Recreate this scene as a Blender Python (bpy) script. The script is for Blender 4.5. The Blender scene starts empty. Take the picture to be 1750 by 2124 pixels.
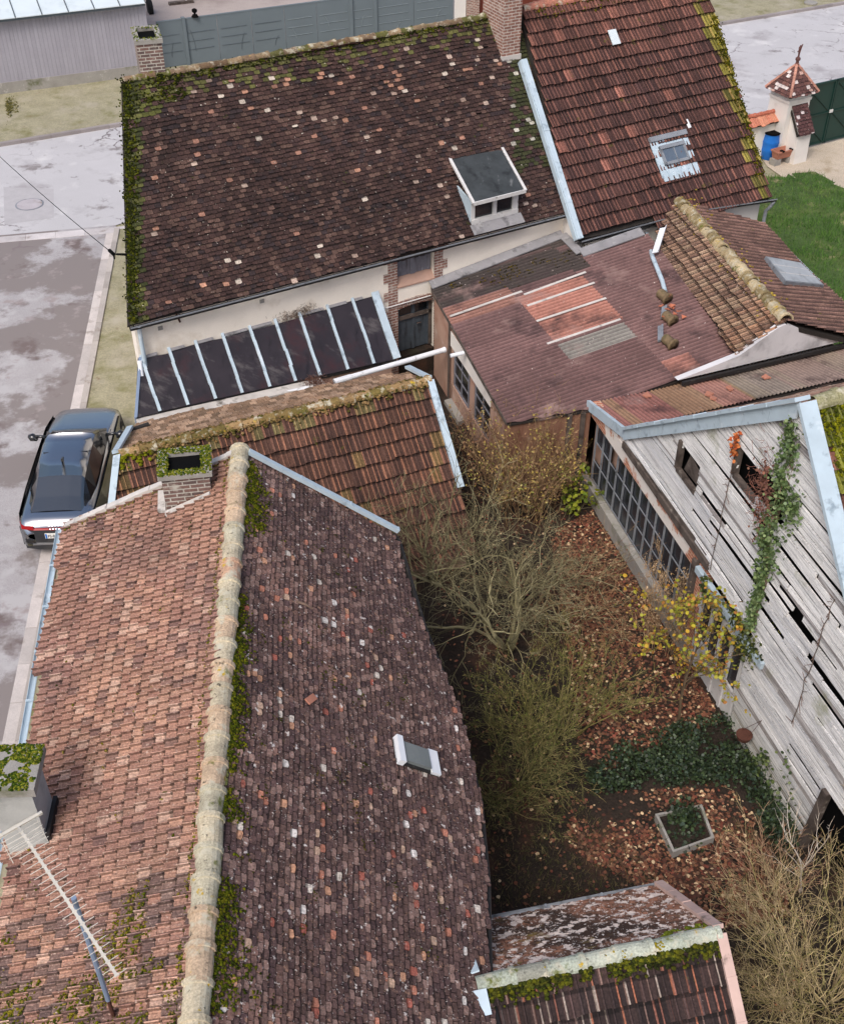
import bpy, random
import numpy as np
from math import sin, cos, tan, radians, degrees, pi, sqrt, atan2, floor, ceil
# ---------------------------------------------------------------- camera, sky, sun, exposure
SC = bpy.context.scene
COL = SC.collection
F, TH, CX, CY, H = 2420.0, radians(39.5), 875.0, 1062.0, 17.0
cam = bpy.data.objects.new('camera', bpy.data.cameras.new('camera')); COL.objects.link(cam)
cam.location = (0, 0, H); cam.rotation_euler = (pi/2 - TH, 0, 0)
cam.data.sensor_fit = 'VERTICAL'; cam.data.sensor_height = 24.0; cam.data.lens = F/2124.0*24.0
cam.data.clip_start = 0.1; cam.data.clip_end = 2000
SC.camera = cam
SUN_EL, SUN_AZ = radians(52), radians(205)      # azimuth clockwise from +Y (behind the camera, a little to its left)
W = bpy.data.worlds.new('World'); SC.world = W; W.use_nodes = True
nt = W.node_tree; bg = nt.nodes['Background']
sky = nt.nodes.new('ShaderNodeTexSky'); sky.sky_type = 'NISHITA'; sky.sun_disc = False
sky.sun_elevation = SUN_EL; sky.sun_rotation = SUN_AZ
sky.air_density = 1.0; sky.dust_density = 5.0; sky.ozone_density = 1.2
nt.links.new(sky.outputs[0], bg.inputs[0]); bg.inputs[1].default_value = 0.13
sun = bpy.data.objects.new('sun', bpy.data.lights.new('sun', 'SUN')); COL.objects.link(sun)
sun.data.energy = 1.3; sun.data.angle = radians(22); sun.data.color = (1.0, 0.995, 0.985)
sun.rotation_euler = (pi/2 - SUN_EL, 0, -SUN_AZ + pi)
SC.view_settings.view_transform = 'Standard'; SC.view_settings.look = 'None'
SC.view_settings.gamma = 1; SC.view_settings.exposure = 0.35
try: SC.view_settings.use_curve_mapping = False
except Exception: pass
# ---------------------------------------------------------------- survey helpers (photo point -> world point)
A = np.array
CAM = A([0, 0, H]); FWD = A([0, cos(TH), -sin(TH)]); DNV = A([0, -sin(TH), -cos(TH)]); RGT = A([1., 0, 0]); Z = A([0, 0, 1.])
def ray(x, y): return FWD + RGT*(x-CX)/F + DNV*(y-CY)/F
def at(x, y, z=0.0):
    d = ray(x, y); return CAM + d*(z-H)/d[2]
def onp(x, y, P, n):
    d = ray(x, y); return CAM + d*(np.dot(A(P)-CAM, n)/np.dot(d, n))
def azv(a): return A([sin(radians(a)), cos(radians(a)), 0.])
def pixy(p):
    v = A(p)-CAM; return CY + F*(v@DNV)/(v@FWD)
def zup(p, y):
    lo, hi = -5., 16.
    for _ in range(40):
        m = (lo+hi)/2
        if pixy((p[0], p[1], m)) > y: lo = m
        else: hi = m
    return lo
def nrm(v): v = A(v, dtype=float); return v/np.linalg.norm(v)
def plane3(a, b, c):
    n = nrm(np.cross(b-a, c-a)); return n if n[2] > 0 else -n
def S(r, g, b):
    f = lambda c: (c/255/12.92) if c/255 <= .04045 else ((c/255+.055)/1.055)**2.4
    return A([f(r), f(g), f(b)])
def mixc(a, b, t): return a*(1-t)+b*t
RNG = np.random.default_rng(7)
# ---------------------------------------------------------------- mesh builder
ORG = {}
class MB:
    def __init__(s): s.V = []; s.Fc = []; s.K = []; s.n = 0
    def add(s, vs, fs, col=None):
        s.V.extend([tuple(map(float, v)) for v in vs]); n = s.n
        s.Fc.extend([tuple(i+n for i in f) for f in fs]); s.n += len(vs)
        c = (1, 1, 1) if col is None else tuple(col)
        s.K.extend([c]*len(fs)); return s
    def addc(s, vs, fs, cols):
        s.add(vs, fs); s.K[-len(fs):] = [tuple(c) for c in cols]; return s
    def poly(s, pts, col=None): return s.add(pts, [tuple(range(len(pts)))], col)
    def box(s, o, a, b, c, col=None):      # corner + three edges
        o, a, b, c = A(o, dtype=float), A(a, dtype=float), A(b, dtype=float), A(c, dtype=float)
        v = [o, o+a, o+a+b, o+b, o+c, o+a+c, o+a+b+c, o+b+c]
        f = [(0,3,2,1),(4,5,6,7),(0,1,5,4),(1,2,6,5),(2,3,7,6),(3,0,4,7)]
        if np.dot(np.cross(a, b), c) < 0: f = [q[::-1] for q in f]
        return s.add(v, f, col)
    def cbox(s, ctr, a, b, c, col=None):   # centre + three full edges
        a, b, c = A(a, dtype=float), A(b, dtype=float), A(c, dtype=float)
        return s.box(A(ctr)-(a+b+c)/2, a, b, c, col)
    def prism(s, pts, ext, col=None):
        pts = [A(p, dtype=float) for p in pts]; n = len(pts); e = A(ext, dtype=float)
        v = pts+[p+e for p in pts]
        f = [tuple(range(n))[::-1], tuple(range(n, 2*n))]+[(i, (i+1) % n, n+(i+1) % n, n+i) for i in range(n)]
        nn = A([0., 0, 0])
        for i in range(n): nn += np.cross(pts[i], pts[(i+1) % n])
        if nn@e < 0: f = [q[::-1] for q in f]
        return s.add(v, f, col)
    def tube(s, pts, rad, k=8, col=None, cap=True):
        pts = [A(p, dtype=float) for p in pts]; n = len(pts)
        if np.isscalar(rad): rad = [rad]*n
        vs = []
        for i, p in enumerate(pts):
            d = nrm(pts[min(i+1, n-1)]-pts[max(i-1, 0)]+1e-9)
            t = A([1., 0, 0]) if abs(d[2]) > .8 else Z
            x = nrm(np.cross(d, t)); y = np.cross(d, x)
            for j in range(k):
                a = 2*pi*j/k; vs.append(p+rad[i]*(cos(a)*x+sin(a)*y))
        fs = [(i*k+j, i*k+(j+1) % k, (i+1)*k+(j+1) % k, (i+1)*k+j) for i in range(n-1) for j in range(k)]
        if cap: fs += [tuple(range(k))[::-1], tuple(range((n-1)*k, n*k))]
        return s.add(vs, fs, col)
    def build(s, name, mat, parent=None, smooth=False, label=None, stuff=False, org=None, cat=None, group=None, kind=None):
        V = A(s.V)
        if parent is not None: o = ORG[parent.name]
        elif org is not None: o = A(org, dtype=float)
        elif kind == 'structure': o = A([0., 0, 0])
        else: o = A([(V[:, 0].min()+V[:, 0].max())/2, (V[:, 1].min()+V[:, 1].max())/2, V[:, 2].min()])
        me = bpy.data.meshes.new(name); me.from_pydata((V-o).tolist(), [], s.Fc); me.update()
        at_ = me.attributes.new('Col', 'FLOAT_COLOR', 'FACE')
        K = np.ones((len(s.K), 4), dtype=np.float32); K[:, :3] = A(s.K); at_.data.foreach_set('color', K.ravel())
        nf = len(me.polygons); nl = len(me.loops)
        N = np.empty(nf*3, np.float32); me.polygons.foreach_get('normal', N); N = N.reshape(-1, 3)
        lt = np.empty(nf, np.int32); me.polygons.foreach_get('loop_total', lt)
        lv = np.empty(nl, np.int32); me.loops.foreach_get('vertex_index', lv)
        T = np.stack([-N[:, 1], N[:, 0], 0*N[:, 0]], 1); ln = np.linalg.norm(T, axis=1)
        flat = ln < .05; T[flat] = (1, 0, 0); ln[flat] = 1; T /= ln[:, None]; B = np.cross(N, T)
        pi_ = np.repeat(np.arange(nf), lt); co = V[lv]
        uv = np.stack([(co*T[pi_]).sum(1), (co*B[pi_]).sum(1)], 1).astype(np.float32)
        ul = me.uv_layers.new(name='UV'); ul.data.foreach_set('uv', uv.ravel())
        if smooth or name == 'moss': me.polygons.foreach_set('use_smooth', np.ones(nf, bool))
        if mat: me.materials.append(mat)
        ob = bpy.data.objects.new(name, me); COL.objects.link(ob)
        if parent is not None:
            ob.parent = parent; ORG[ob.name] = ORG[parent.name]
            if isinstance(parent.data, bpy.types.Mesh) or parent.parent: ob.location = (0, 0, 0)
        else: ob.location = o; ORG[ob.name] = o
        if label: ob['label'] = label
        if cat: ob['category'] = cat
        if group: ob['group'] = group
        if stuff: ob['kind'] = 'stuff'
        if kind: ob['kind'] = kind
        return ob
def thing(name, label, cat, loc, group=None):
    o = bpy.data.objects.new(name, None); COL.objects.link(o); o.location = loc
    o.empty_display_size = .3
    o['label'] = label; o['category'] = cat
    if group: o['group'] = group
    ORG[o.name] = A(loc, dtype=float); return o
# ---------------------------------------------------------------- materials
def mat(name, col=(1, 1, 1), rough=.85, cracks=None, attr=False, var=.3, vs=3.0, stains=(), bump=0., bs=40., metallic=0., tex=None, fine=.0, fs=90., spec=.3, coat=0., ior=0.):
    """base colour (or the Col attribute) times noise, then stain layers: (colour, scale, lo, hi, detail, seed[, stretch])"""
    m = bpy.data.materials.new(name); m.use_nodes = True; t = m.node_tree; L = t.links.new
    b = t.nodes['Principled BSDF']; b.inputs['Roughness'].default_value = rough; b.inputs['Metallic'].default_value = metallic
    b.inputs['Specular IOR Level'].default_value = spec
    if ior: b.inputs['IOR'].default_value = ior
    if coat: b.inputs['Coat Weight'].default_value = coat; b.inputs['Coat Roughness'].default_value = .04
    tc = t.nodes.new('ShaderNodeTexCoord'); geo = t.nodes.new('ShaderNodeNewGeometry')
    P = geo.outputs['Position']
    if attr:
        an = t.nodes.new('ShaderNodeAttribute'); an.attribute_name = 'Col'; c = an.outputs['Color']
    else:
        rg = t.nodes.new('ShaderNodeRGB'); rg.outputs[0].default_value = (*col, 1); c = rg.outputs[0]
    if tex == 'brick':
        br = t.nodes.new('ShaderNodeTexBrick'); L(tc.outputs['UV'], br.inputs['Vector'])
        br.inputs['Scale'].default_value = 1; br.inputs['Brick Width'].default_value = .22; br.inputs['Row Height'].default_value = .075
        br.inputs['Mortar Size'].default_value = .012; br.inputs['Mortar Smooth'].default_value = .3; br.inputs['Bias'].default_value = 0
        br.inputs['Color1'].default_value = (*S(*stains[0][0]), 1); br.inputs['Color2'].default_value = (*S(*stains[0][1]), 1); br.inputs['Mortar'].default_value = (*S(*stains[0][2]), 1)
        c = br.outputs['Color']; stains = stains[1:]
        if not bump:
            bm_ = t.nodes.new('ShaderNodeBump'); bm_.inputs['Strength'].default_value = .6; bm_.inputs['Distance'].default_value = .01; bm_.invert = True
            L(br.outputs['Fac'], bm_.inputs['Height']); L(bm_.outputs[0], b.inputs['Normal'])
    def noise(scale, detail=6, seed=0., stretch=None, uv=False):
        n = t.nodes.new('ShaderNodeTexNoise'); n.inputs['Scale'].default_value = scale; n.inputs['Detail'].default_value = detail; n.inputs['Roughness'].default_value = .62
        mp = t.nodes.new('ShaderNodeMapping'); mp.inputs['Location'].default_value = (seed*13.1, seed*7.7, seed*3.3)
        if stretch: mp.inputs['Scale'].default_value = stretch
        L(tc.outputs['UV'] if uv else P, mp.inputs['Vector']); L(mp.outputs[0], n.inputs['Vector']); return n.outputs['Fac']
    def mix(fac, a, bcol, mode='MIX', f=None):
        mx = t.nodes.new('ShaderNodeMix'); mx.data_type = 'RGBA'; mx.blend_type = mode
        if fac is None: mx.inputs[0].default_value = f
        else: L(fac, mx.inputs[0])
        L(a, mx.inputs[6])
        if isinstance(bcol, (tuple, list, np.ndarray)): mx.inputs[7].default_value = (*bcol, 1)
        else: L(bcol, mx.inputs[7])
        return mx.outputs[2]
    def ramp(v, lo, hi, a=0., z=1.):
        r = t.nodes.new('ShaderNodeMapRange'); L(v, r.inputs[0]); r.inputs[1].default_value = lo; r.inputs[2].default_value = hi
        r.inputs[3].default_value = a; r.inputs[4].default_value = z; r.clamp = True; return r.outputs[0]
    def mul(c, f):
        v = t.nodes.new('ShaderNodeVectorMath'); v.operation = 'SCALE'; L(c, v.inputs[0]); L(f, v.inputs['Scale']); return v.outputs[0]
    if var: c = mul(c, ramp(noise(vs, 6, 1.), .25, .75, 1-var, 1+var))
    if fine: c = mul(c, ramp(noise(fs, 3, 4.), .3, .7, 1-fine, 1+fine))
    for st in stains:
        colr, sc, lo, hi, det, seed = st[:6]; strx = st[6] if len(st) > 6 else None; uv = len(st) > 7
        c = mix(ramp(noise(sc, det, seed, strx, uv), lo, hi), c, S(*colr))
    if cracks:
        vo = t.nodes.new('ShaderNodeTexVoronoi'); vo.feature = 'DISTANCE_TO_EDGE'; vo.inputs['Scale'].default_value = cracks[0]
        wn = t.nodes.new('ShaderNodeTexNoise'); wn.inputs['Scale'].default_value = 2.2; wn.inputs['Detail'].default_value = 5; L(P, wn.inputs['Vector'])
        ad = t.nodes.new('ShaderNodeMix'); ad.data_type = 'RGBA'; ad.blend_type = 'ADD'; ad.inputs[0].default_value = .55; L(P, ad.inputs[6]); L(wn.outputs['Color'], ad.inputs[7])
        L(ad.outputs[2], vo.inputs['Vector'])
        k1 = ramp(vo.outputs['Distance'], .004, .022, 1, 0); k2 = ramp(noise(.35, 5, 17.), .52, .62)
        mm_ = t.nodes.new('ShaderNodeMath'); mm_.operation = 'MULTIPLY'; L(k1, mm_.inputs[0]); L(k2, mm_.inputs[1])
        c = mix(mm_.outputs[0], c, S(*cracks[1]))
    L(c, b.inputs['Base Color'])
    if bump:
        bm_ = t.nodes.new('ShaderNodeBump'); bm_.inputs['Strength'].default_value = bump; bm_.inputs['Distance'].default_value = .02
        L(noise(bs, 5, 2.), bm_.inputs['Height']); L(bm_.outputs[0], b.inputs['Normal'])
    m['_'] = 1
    return m
GREYLICHEN = (176, 172, 160)
M = dict(
    tile_dark=mat('dark_tile', attr=True, var=.35, vs=2.0, fine=.45, fs=32, stains=[((190, 180, 168), 13, .665, .70, 6, 3), ((160, 130, 112), 30, .68, .73, 4, 13), ((60, 66, 18), 5, .66, .74, 6, 8)], bump=.25, bs=60),
    tile_purple=mat('purple_tile', attr=True, var=.3, vs=1.5, fine=.45, fs=34, stains=[((205, 195, 188), 9, .635, .67, 6, 5), ((196, 186, 178), 34, .655, .69, 3, 15), ((150, 116, 98), 14, .60, .68, 5, 25), ((96, 86, 40), 9, .68, .76, 6, 9)], bump=.25, bs=60),
    tile_red=mat('red_tile', attr=True, var=.22, vs=1.2, fine=.45, fs=38, stains=[((206, 182, 166), 24, .60, .72, 4, 3), ((96, 66, 62), 18, .62, .74, 5, 6), ((120, 104, 40), 8, .70, .76, 6, 2)], bump=.25, bs=60),
    tile_lichen=mat('lichen_tile', attr=True, var=.2, vs=1.2, fine=.2, fs=30, stains=[((66, 50, 42), .8, .48, .62, 8, 12), ((226, 208, 196), 6.5, .53, .57, 7, 3), ((232, 222, 214), 22, .60, .64, 4, 7), ((128, 108, 56), 2.2, .6, .7, 8, 5)], bump=.2, bs=50),
    tile_rib=mat('ribbed_tile', attr=True, var=.35, vs=1.4, fine=.42, fs=32, stains=[((84, 82, 26), 3, .64, .74, 8, 8), ((190, 170, 160), 24, .72, .76, 4, 5)], bump=.2, bs=60),
    ridge=mat('ridge_tile', attr=True, var=.3, vs=4, fine=.3, fs=40, stains=[((190, 184, 164), 6, .52, .66, 8, 2), ((66, 62, 52), 14, .6, .7, 6, 5), ((180, 150, 44), 5, .64, .69, 6, 7), ((92, 98, 26), 3.5, .6, .7, 8, 4)], bump=.3, bs=40),
    moss=mat('moss', attr=True, var=.5, vs=12, fine=.4, fs=60, bump=.8, bs=90, rough=1, spec=.1),
    cream=mat('cream_render', S(240, 231, 218), var=.08, vs=1.2, stains=[((196, 180, 158), .9, .58, .8, 8, 3), ((150, 138, 124), 2.2, .68, .82, 9, 6)], fine=.05, bump=.15, bs=50),
    white=mat('white_render', S(226, 220, 214), var=.08, vs=1.2, stains=[((186, 176, 166), 1.2, .58, .8, 8, 4), ((120, 104, 96), 2.0, .70, .82, 8, 5)], fine=.05, bump=.15, bs=50),
    pinkwall=mat('pink_render', S(176, 144, 128), var=.15, vs=1.3, stains=[((150, 104, 86), .9, .5, .7, 8, 3), ((200, 180, 170), 1.3, .6, .75, 8, 6), ((80, 62, 54), 1.1, .66, .8, 8, 9)], bump=.2, bs=40),
    greycement=mat('grey_cement', S(140, 138, 140), var=.2, vs=2, stains=[((52, 50, 50), 2.5, .55, .75, 9, 3), ((178, 176, 174), 3, .6, .75, 6, 5)], bump=.25, bs=50),
    cement=mat('light_cement', S(198, 192, 186), var=.2, vs=3, stains=[((96, 90, 82), 3, .58, .72, 9, 3)], bump=.3, bs=40),
    concrete=mat('concrete', S(150, 146, 140), var=.2, vs=2, stains=[((92, 96, 62), 1.4, .56, .7, 8, 3), ((190, 186, 180), 4, .6, .75, 6, 5)], fine=.15, bump=.25, bs=50),
    brick=mat('brick', tex='brick', stains=[((156, 116, 102), (130, 92, 82), (192, 182, 172)), ((196, 186, 176), 3, .54, .78, 8, 4), ((70, 56, 52), 4, .66, .8, 8, 6)], var=.25, vs=6, fine=.2, fs=40),
    brickgrey=mat('grey_brick', tex='brick', stains=[((128, 100, 92), (92, 78, 76), (178, 172, 162)), ((186, 180, 168), 4, .56, .7, 8, 4), ((96, 100, 40), 2, .66, .76, 8, 6)], var=.3, vs=6, fine=.2, fs=40),
    orangebrick=mat('orange_brick', tex='brick', stains=[((184, 118, 92), (168, 102, 80), (200, 170, 146)), ((222, 214, 206), 1.0, .50, .54, 8, 4), ((130, 90, 70), 3, .62, .8, 8, 6)], var=.2, vs=6, fine=.2, fs=40),
    zinc=mat('zinc', S(186, 202, 212), rough=.55, var=.12, vs=2, stains=[((140, 156, 168), 4, .56, .7, 6, 3), ((222, 230, 236), 2, .6, .75, 4, 5)], metallic=.15, spec=.4),
    greyzinc=mat('grey_zinc', S(140, 144, 150), rough=.5, var=.2, vs=3, stains=[((84, 84, 88), 5, .56, .72, 6, 3)], metallic=.2),
    whitepvc=mat('white_plastic', S(226, 228, 232), rough=.4, var=.06, vs=3, stains=[((168, 164, 158), 4, .62, .76, 6, 3)]),
    whitepaint=mat('white_paint', S(206, 204, 202), var=.12, vs=4, stains=[((120, 108, 98), 7, .6, .72, 8, 3)], rough=.6),
    blackgutter=mat('black_gutter', S(40, 38, 38), var=.3, vs=5, rough=.7, stains=[((84, 80, 74), 8, .6, .75, 6, 3)]),
    roofdark=mat('dark_panel', S(46, 39, 42), var=.3, vs=1.2, rough=.26, stains=[((112, 106, 104), 1.3, .56, .82, 9, 3, (1, 3, 1)), ((66, 34, 34), .9, .5, .7, 8, 13), ((32, 26, 28), 2.2, .55, .75, 8, 6, (3, 1, 1)), ((150, 146, 142), 30, .74, .78, 3, 4)], spec=.5),
    felt=mat('roofing_felt', S(60, 64, 66), var=.35, vs=3, rough=.6, stains=[((120, 122, 122), 5, .6, .75, 8, 3, (1, .3, 1)), ((30, 32, 34), 3, .55, .7, 8, 6)]),
    corrug=mat('corrugated_sheet', attr=True, var=.22, vs=.9, rough=.7, fine=.18, fs=14, stains=[((58, 44, 46), 1.1, .54, .72, 9, 3), ((150, 124, 118), .9, .58, .74, 9, 13), ((206, 190, 182), 14, .70, .73, 3, 5)], bump=.1, bs=60),
    wood=mat('grey_wood', attr=True, var=.16, vs=1.0, rough=.9, stains=[((104, 100, 102), 2.4, .52, .74, 9, 3, (.45, 22, 1), 1), ((226, 223, 220), 1.6, .52, .7, 8, 6, (.4, 12, 1), 1), ((62, 58, 58), 4, .56, .68, 7, 9, (.25, 16, 1), 1), ((126, 128, 92), .9, .60, .74, 8, 21)], fine=.12, fs=30, bump=.35, bs=30),
    plank=mat('weathered_plank', attr=True, var=.3, vs=3, rough=.9, fine=.2, fs=30),
    timber=mat('dark_timber', S(92, 82, 76), var=.35, vs=5, stains=[((50, 42, 38), 3, .5, .7, 8, 3), ((150, 142, 132), 5, .6, .75, 8, 6)], bump=.4, bs=30),
    greydoor=mat('grey_painted_wood', S(120, 120, 128), var=.25, vs=4, stains=[((84, 76, 76), 3, .5, .7, 8, 3, (4, 4, .6)), ((160, 160, 166), 4, .6, .75, 8, 6, (4, 4, .6))], bump=.2, bs=30),
    bluedoor=mat('blue_grey_shutter', S(70, 78, 86), var=.3, vs=4, stains=[((44, 44, 48), 3, .5, .7, 8, 3, (5, 5, .6))], bump=.2, bs=30),
    black=mat('black_void', S(12, 12, 13), var=0, rough=.9, spec=.1),
    glass=mat('dark_glass', S(28, 32, 36), var=.3, vs=2, rough=.12, spec=.6),
    dustglass=mat('dusty_glass', S(40, 44, 50), var=.4, vs=1.3, rough=.25, stains=[((96, 100, 106), .9, .55, .85, 8, 3)], spec=.5),
    skyglass=mat('skylight_glass', S(92, 104, 118), var=.2, vs=3, rough=.08, spec=.9),
    milkglass=mat('milky_glass', S(176, 180, 184), var=.12, vs=2, rough=.35, stains=[((132, 136, 140), 1.5, .5, .7, 8, 3, (2, 1, 1))], spec=.5),
    sheet=mat('translucent_sheet', S(206, 216, 220), var=.06, vs=1, rough=.4, stains=[((176, 188, 192), 1, .55, .8, 6, 3)]),
    cladding=mat('grey_cladding', attr=True, var=.07, vs=1.2, rough=.7, stains=[((132, 128, 134), 2, .6, .8, 8, 4, (6, 6, .3))], fine=.04, fs=20),
    slate=mat('slate_grey_metal', S(106, 116, 122), var=.06, vs=1, rough=.6),
    slateline=mat('fence_line', S(86, 94, 100), var=.1, rough=.7),
    paleline=mat('pale_line', S(136, 146, 150), var=.1, rough=.7),
    greengate=mat('green_metal', S(22, 54, 48), var=.15, vs=2, rough=.45, spec=.4),
    bluedrum=mat('blue_plastic', S(34, 110, 196), var=.1, vs=3, rough=.45),
    terracotta=mat('terracotta', S(172, 116, 96), var=.15, vs=5, bump=.1),
    asphalt=mat('light_asphalt', S(184, 182, 184), var=.06, vs=.5, fine=.16, fs=45, stains=[((160, 156, 158), .5, .54, .66, 10, 3), ((136, 130, 130), .9, .60, .68, 10, 9), ((124, 118, 118), 2.2, .63, .72, 10, 6), ((202, 200, 200), .8, .56, .72, 10, 12)], rough=.9, bump=.1, bs=80, cracks=(.75, (112, 104, 106))),
    street=mat('patched_asphalt', S(164, 160, 161), var=.1, vs=.6, fine=.24, fs=45, stains=[((174, 171, 172), 1.1, .5, .58, 11, 11), ((130, 122, 120), .36, .455, .505, 12, 7), ((112, 100, 98), .8, .56, .66, 10, 3), ((152, 142, 141), 1.6, .58, .68, 10, 15), ((164, 128, 124), 3.1, .70, .76, 8, 2)], rough=.8, bump=.1, bs=80, cracks=(.4, (120, 108, 110))),
    kerb=mat('kerb_stone', attr=True, var=.15, vs=2, fine=.12, fs=50, stains=[((140, 130, 122), 1.6, .58, .7, 9, 3)], bump=.1),
    verge=mat('thin_grass_verge', S(152, 146, 122), var=.15, vs=1.5, fine=.22, fs=22, stains=[((120, 117, 80), 1.2, .5, .7, 9, 3), ((170, 162, 146), .8, .54, .72, 9, 5), ((128, 108, 84), 2.6, .64, .72, 9, 15), ((92, 88, 52), .7, .68, .76, 9, 8)], bump=.4, bs=30, rough=1),
    soil=mat('dark_soil', S(45, 37, 31), var=.4, vs=2, fine=.4, fs=24, stains=[((78, 54, 42), 1.1, .52, .7, 9, 3), ((52, 56, 36), .8, .6, .75, 9, 6)], bump=.8, bs=24, rough=1),
    gravel=mat('gravel', S(190, 176, 158), var=.15, vs=1, fine=.3, fs=30, stains=[((150, 132, 104), .9, .55, .72, 9, 3), ((104, 104, 60), 1.3, .68, .76, 9, 6)], bump=.5, bs=50, rough=1),
    yard=mat('yard_paving', S(168, 156, 150), var=.12, vs=.4, fine=.1, fs=20, stains=[((134, 122, 118), .3, .5, .7, 9, 3)], rough=.95),
    lawn=mat('lawn_base', S(70, 90, 48), var=.3, vs=1.2, fine=.35, fs=20, stains=[((96, 108, 60), .7, .5, .7, 9, 3), ((150, 140, 104), .9, .58, .70, 9, 6)], bump=.6, bs=20, rough=1),
    grass=mat('grass_blades', attr=True, var=.15, vs=1, rough=.9),
    leaf=mat('leaf', attr=True, var=.12, vs=8, rough=.75, spec=.2),
    ivy=mat('ivy_leaf', attr=True, var=.2, vs=6, rough=.5, spec=.4),
    bark=mat('bark', attr=True, var=.2, vs=5, rough=.95, spec=.1),
    carpaint=mat('dark_metallic_paint', (.50, .51, .53), var=0, rough=.2, metallic=1.0),
    windscreen=mat('windscreen_glass', (.012, .015, .017), var=0, rough=.06, spec=.5, ior=1.7),
    carblack=mat('black_paint', (.012, .013, .015), var=0, rough=.2, spec=.5, coat=.6),
    carglass=mat('car_glass', (.015, .018, .022), var=0, rough=.05, spec=.5, ior=2.6),
    tyre=mat('tyre_rubber', (.02, .02, .02), var=.2, rough=.85),
    rim=mat('alloy', (.35, .35, .36), var=0, rough=.35, metallic=.9),
    redlamp=mat('red_lamp', S(150, 12, 18), var=0, rough=.2, spec=.6),
    plate=mat('number_plate', S(226, 224, 220), var=0, rough=.4),
    ink=mat('plate_ink', S(24, 24, 28), var=0, rough=.5),
    chrome=mat('chrome', (.6, .62, .65), var=0, rough=.2, metallic=1.0),
    alu=mat('pale_aluminium', S(214, 208, 196), var=.08, rough=.45, metallic=.2),
    bluesteel=mat('blue_grey_pole', S(132, 148, 172), var=.1, vs=4, rough=.5, metallic=.2),
    rust=mat('rusty_iron', S(84, 52, 42), var=.3, vs=10, rough=.9),
    reddoor=mat('red_brown_door', S(108, 52, 40), var=.15, vs=3, rough=.7),
    iron=mat('wrought_iron', S(96, 64, 60), var=.2, rough=.8),
)
# ---------------------------------------------------------------- roofs
def scan(poly, s):
    xs = []
    for i in range(len(poly)):
        (u0, s0), (u1, s1) = poly[i], poly[(i+1) % len(poly)]
        if (s0 <= s) != (s1 <= s): xs.append(u0+(s-s0)/(s1-s0)*(u1-u0))
    xs.sort(); return list(zip(xs[::2], xs[1::2]))
def frame_of(O, N, U=None, az=None):
    """U along the courses, Sd down the slope, N out of the roof"""
    N = nrm(N); U = nrm(U-np.dot(U, N)*N) if U is not None else None
    Sd = nrm(np.cross(U, N)); Sd = Sd if Sd[2] < 0 else -Sd
    return A(O), U, Sd, N
def to2(fr, p): O, U, Sd, N = fr; d = A(p)-O; return (float(d@U), float(d@Sd))
RIB = [(0, .010), (.03, .012), (.09, .040), (.20, .042), (.27, .014), (.46, .010), (.53, .030), (.63, .030), (.70, .010), (.97, .008), (1, .010)]
FLP = [(0, .058), (.12, .062), (.17, .022), (.30, .012), (.38, .020), (.62, .020), (.70, .012), (.82, .014), (.87, -.035), (1, -.035)]
DES = .84
SAGP = {}
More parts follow.
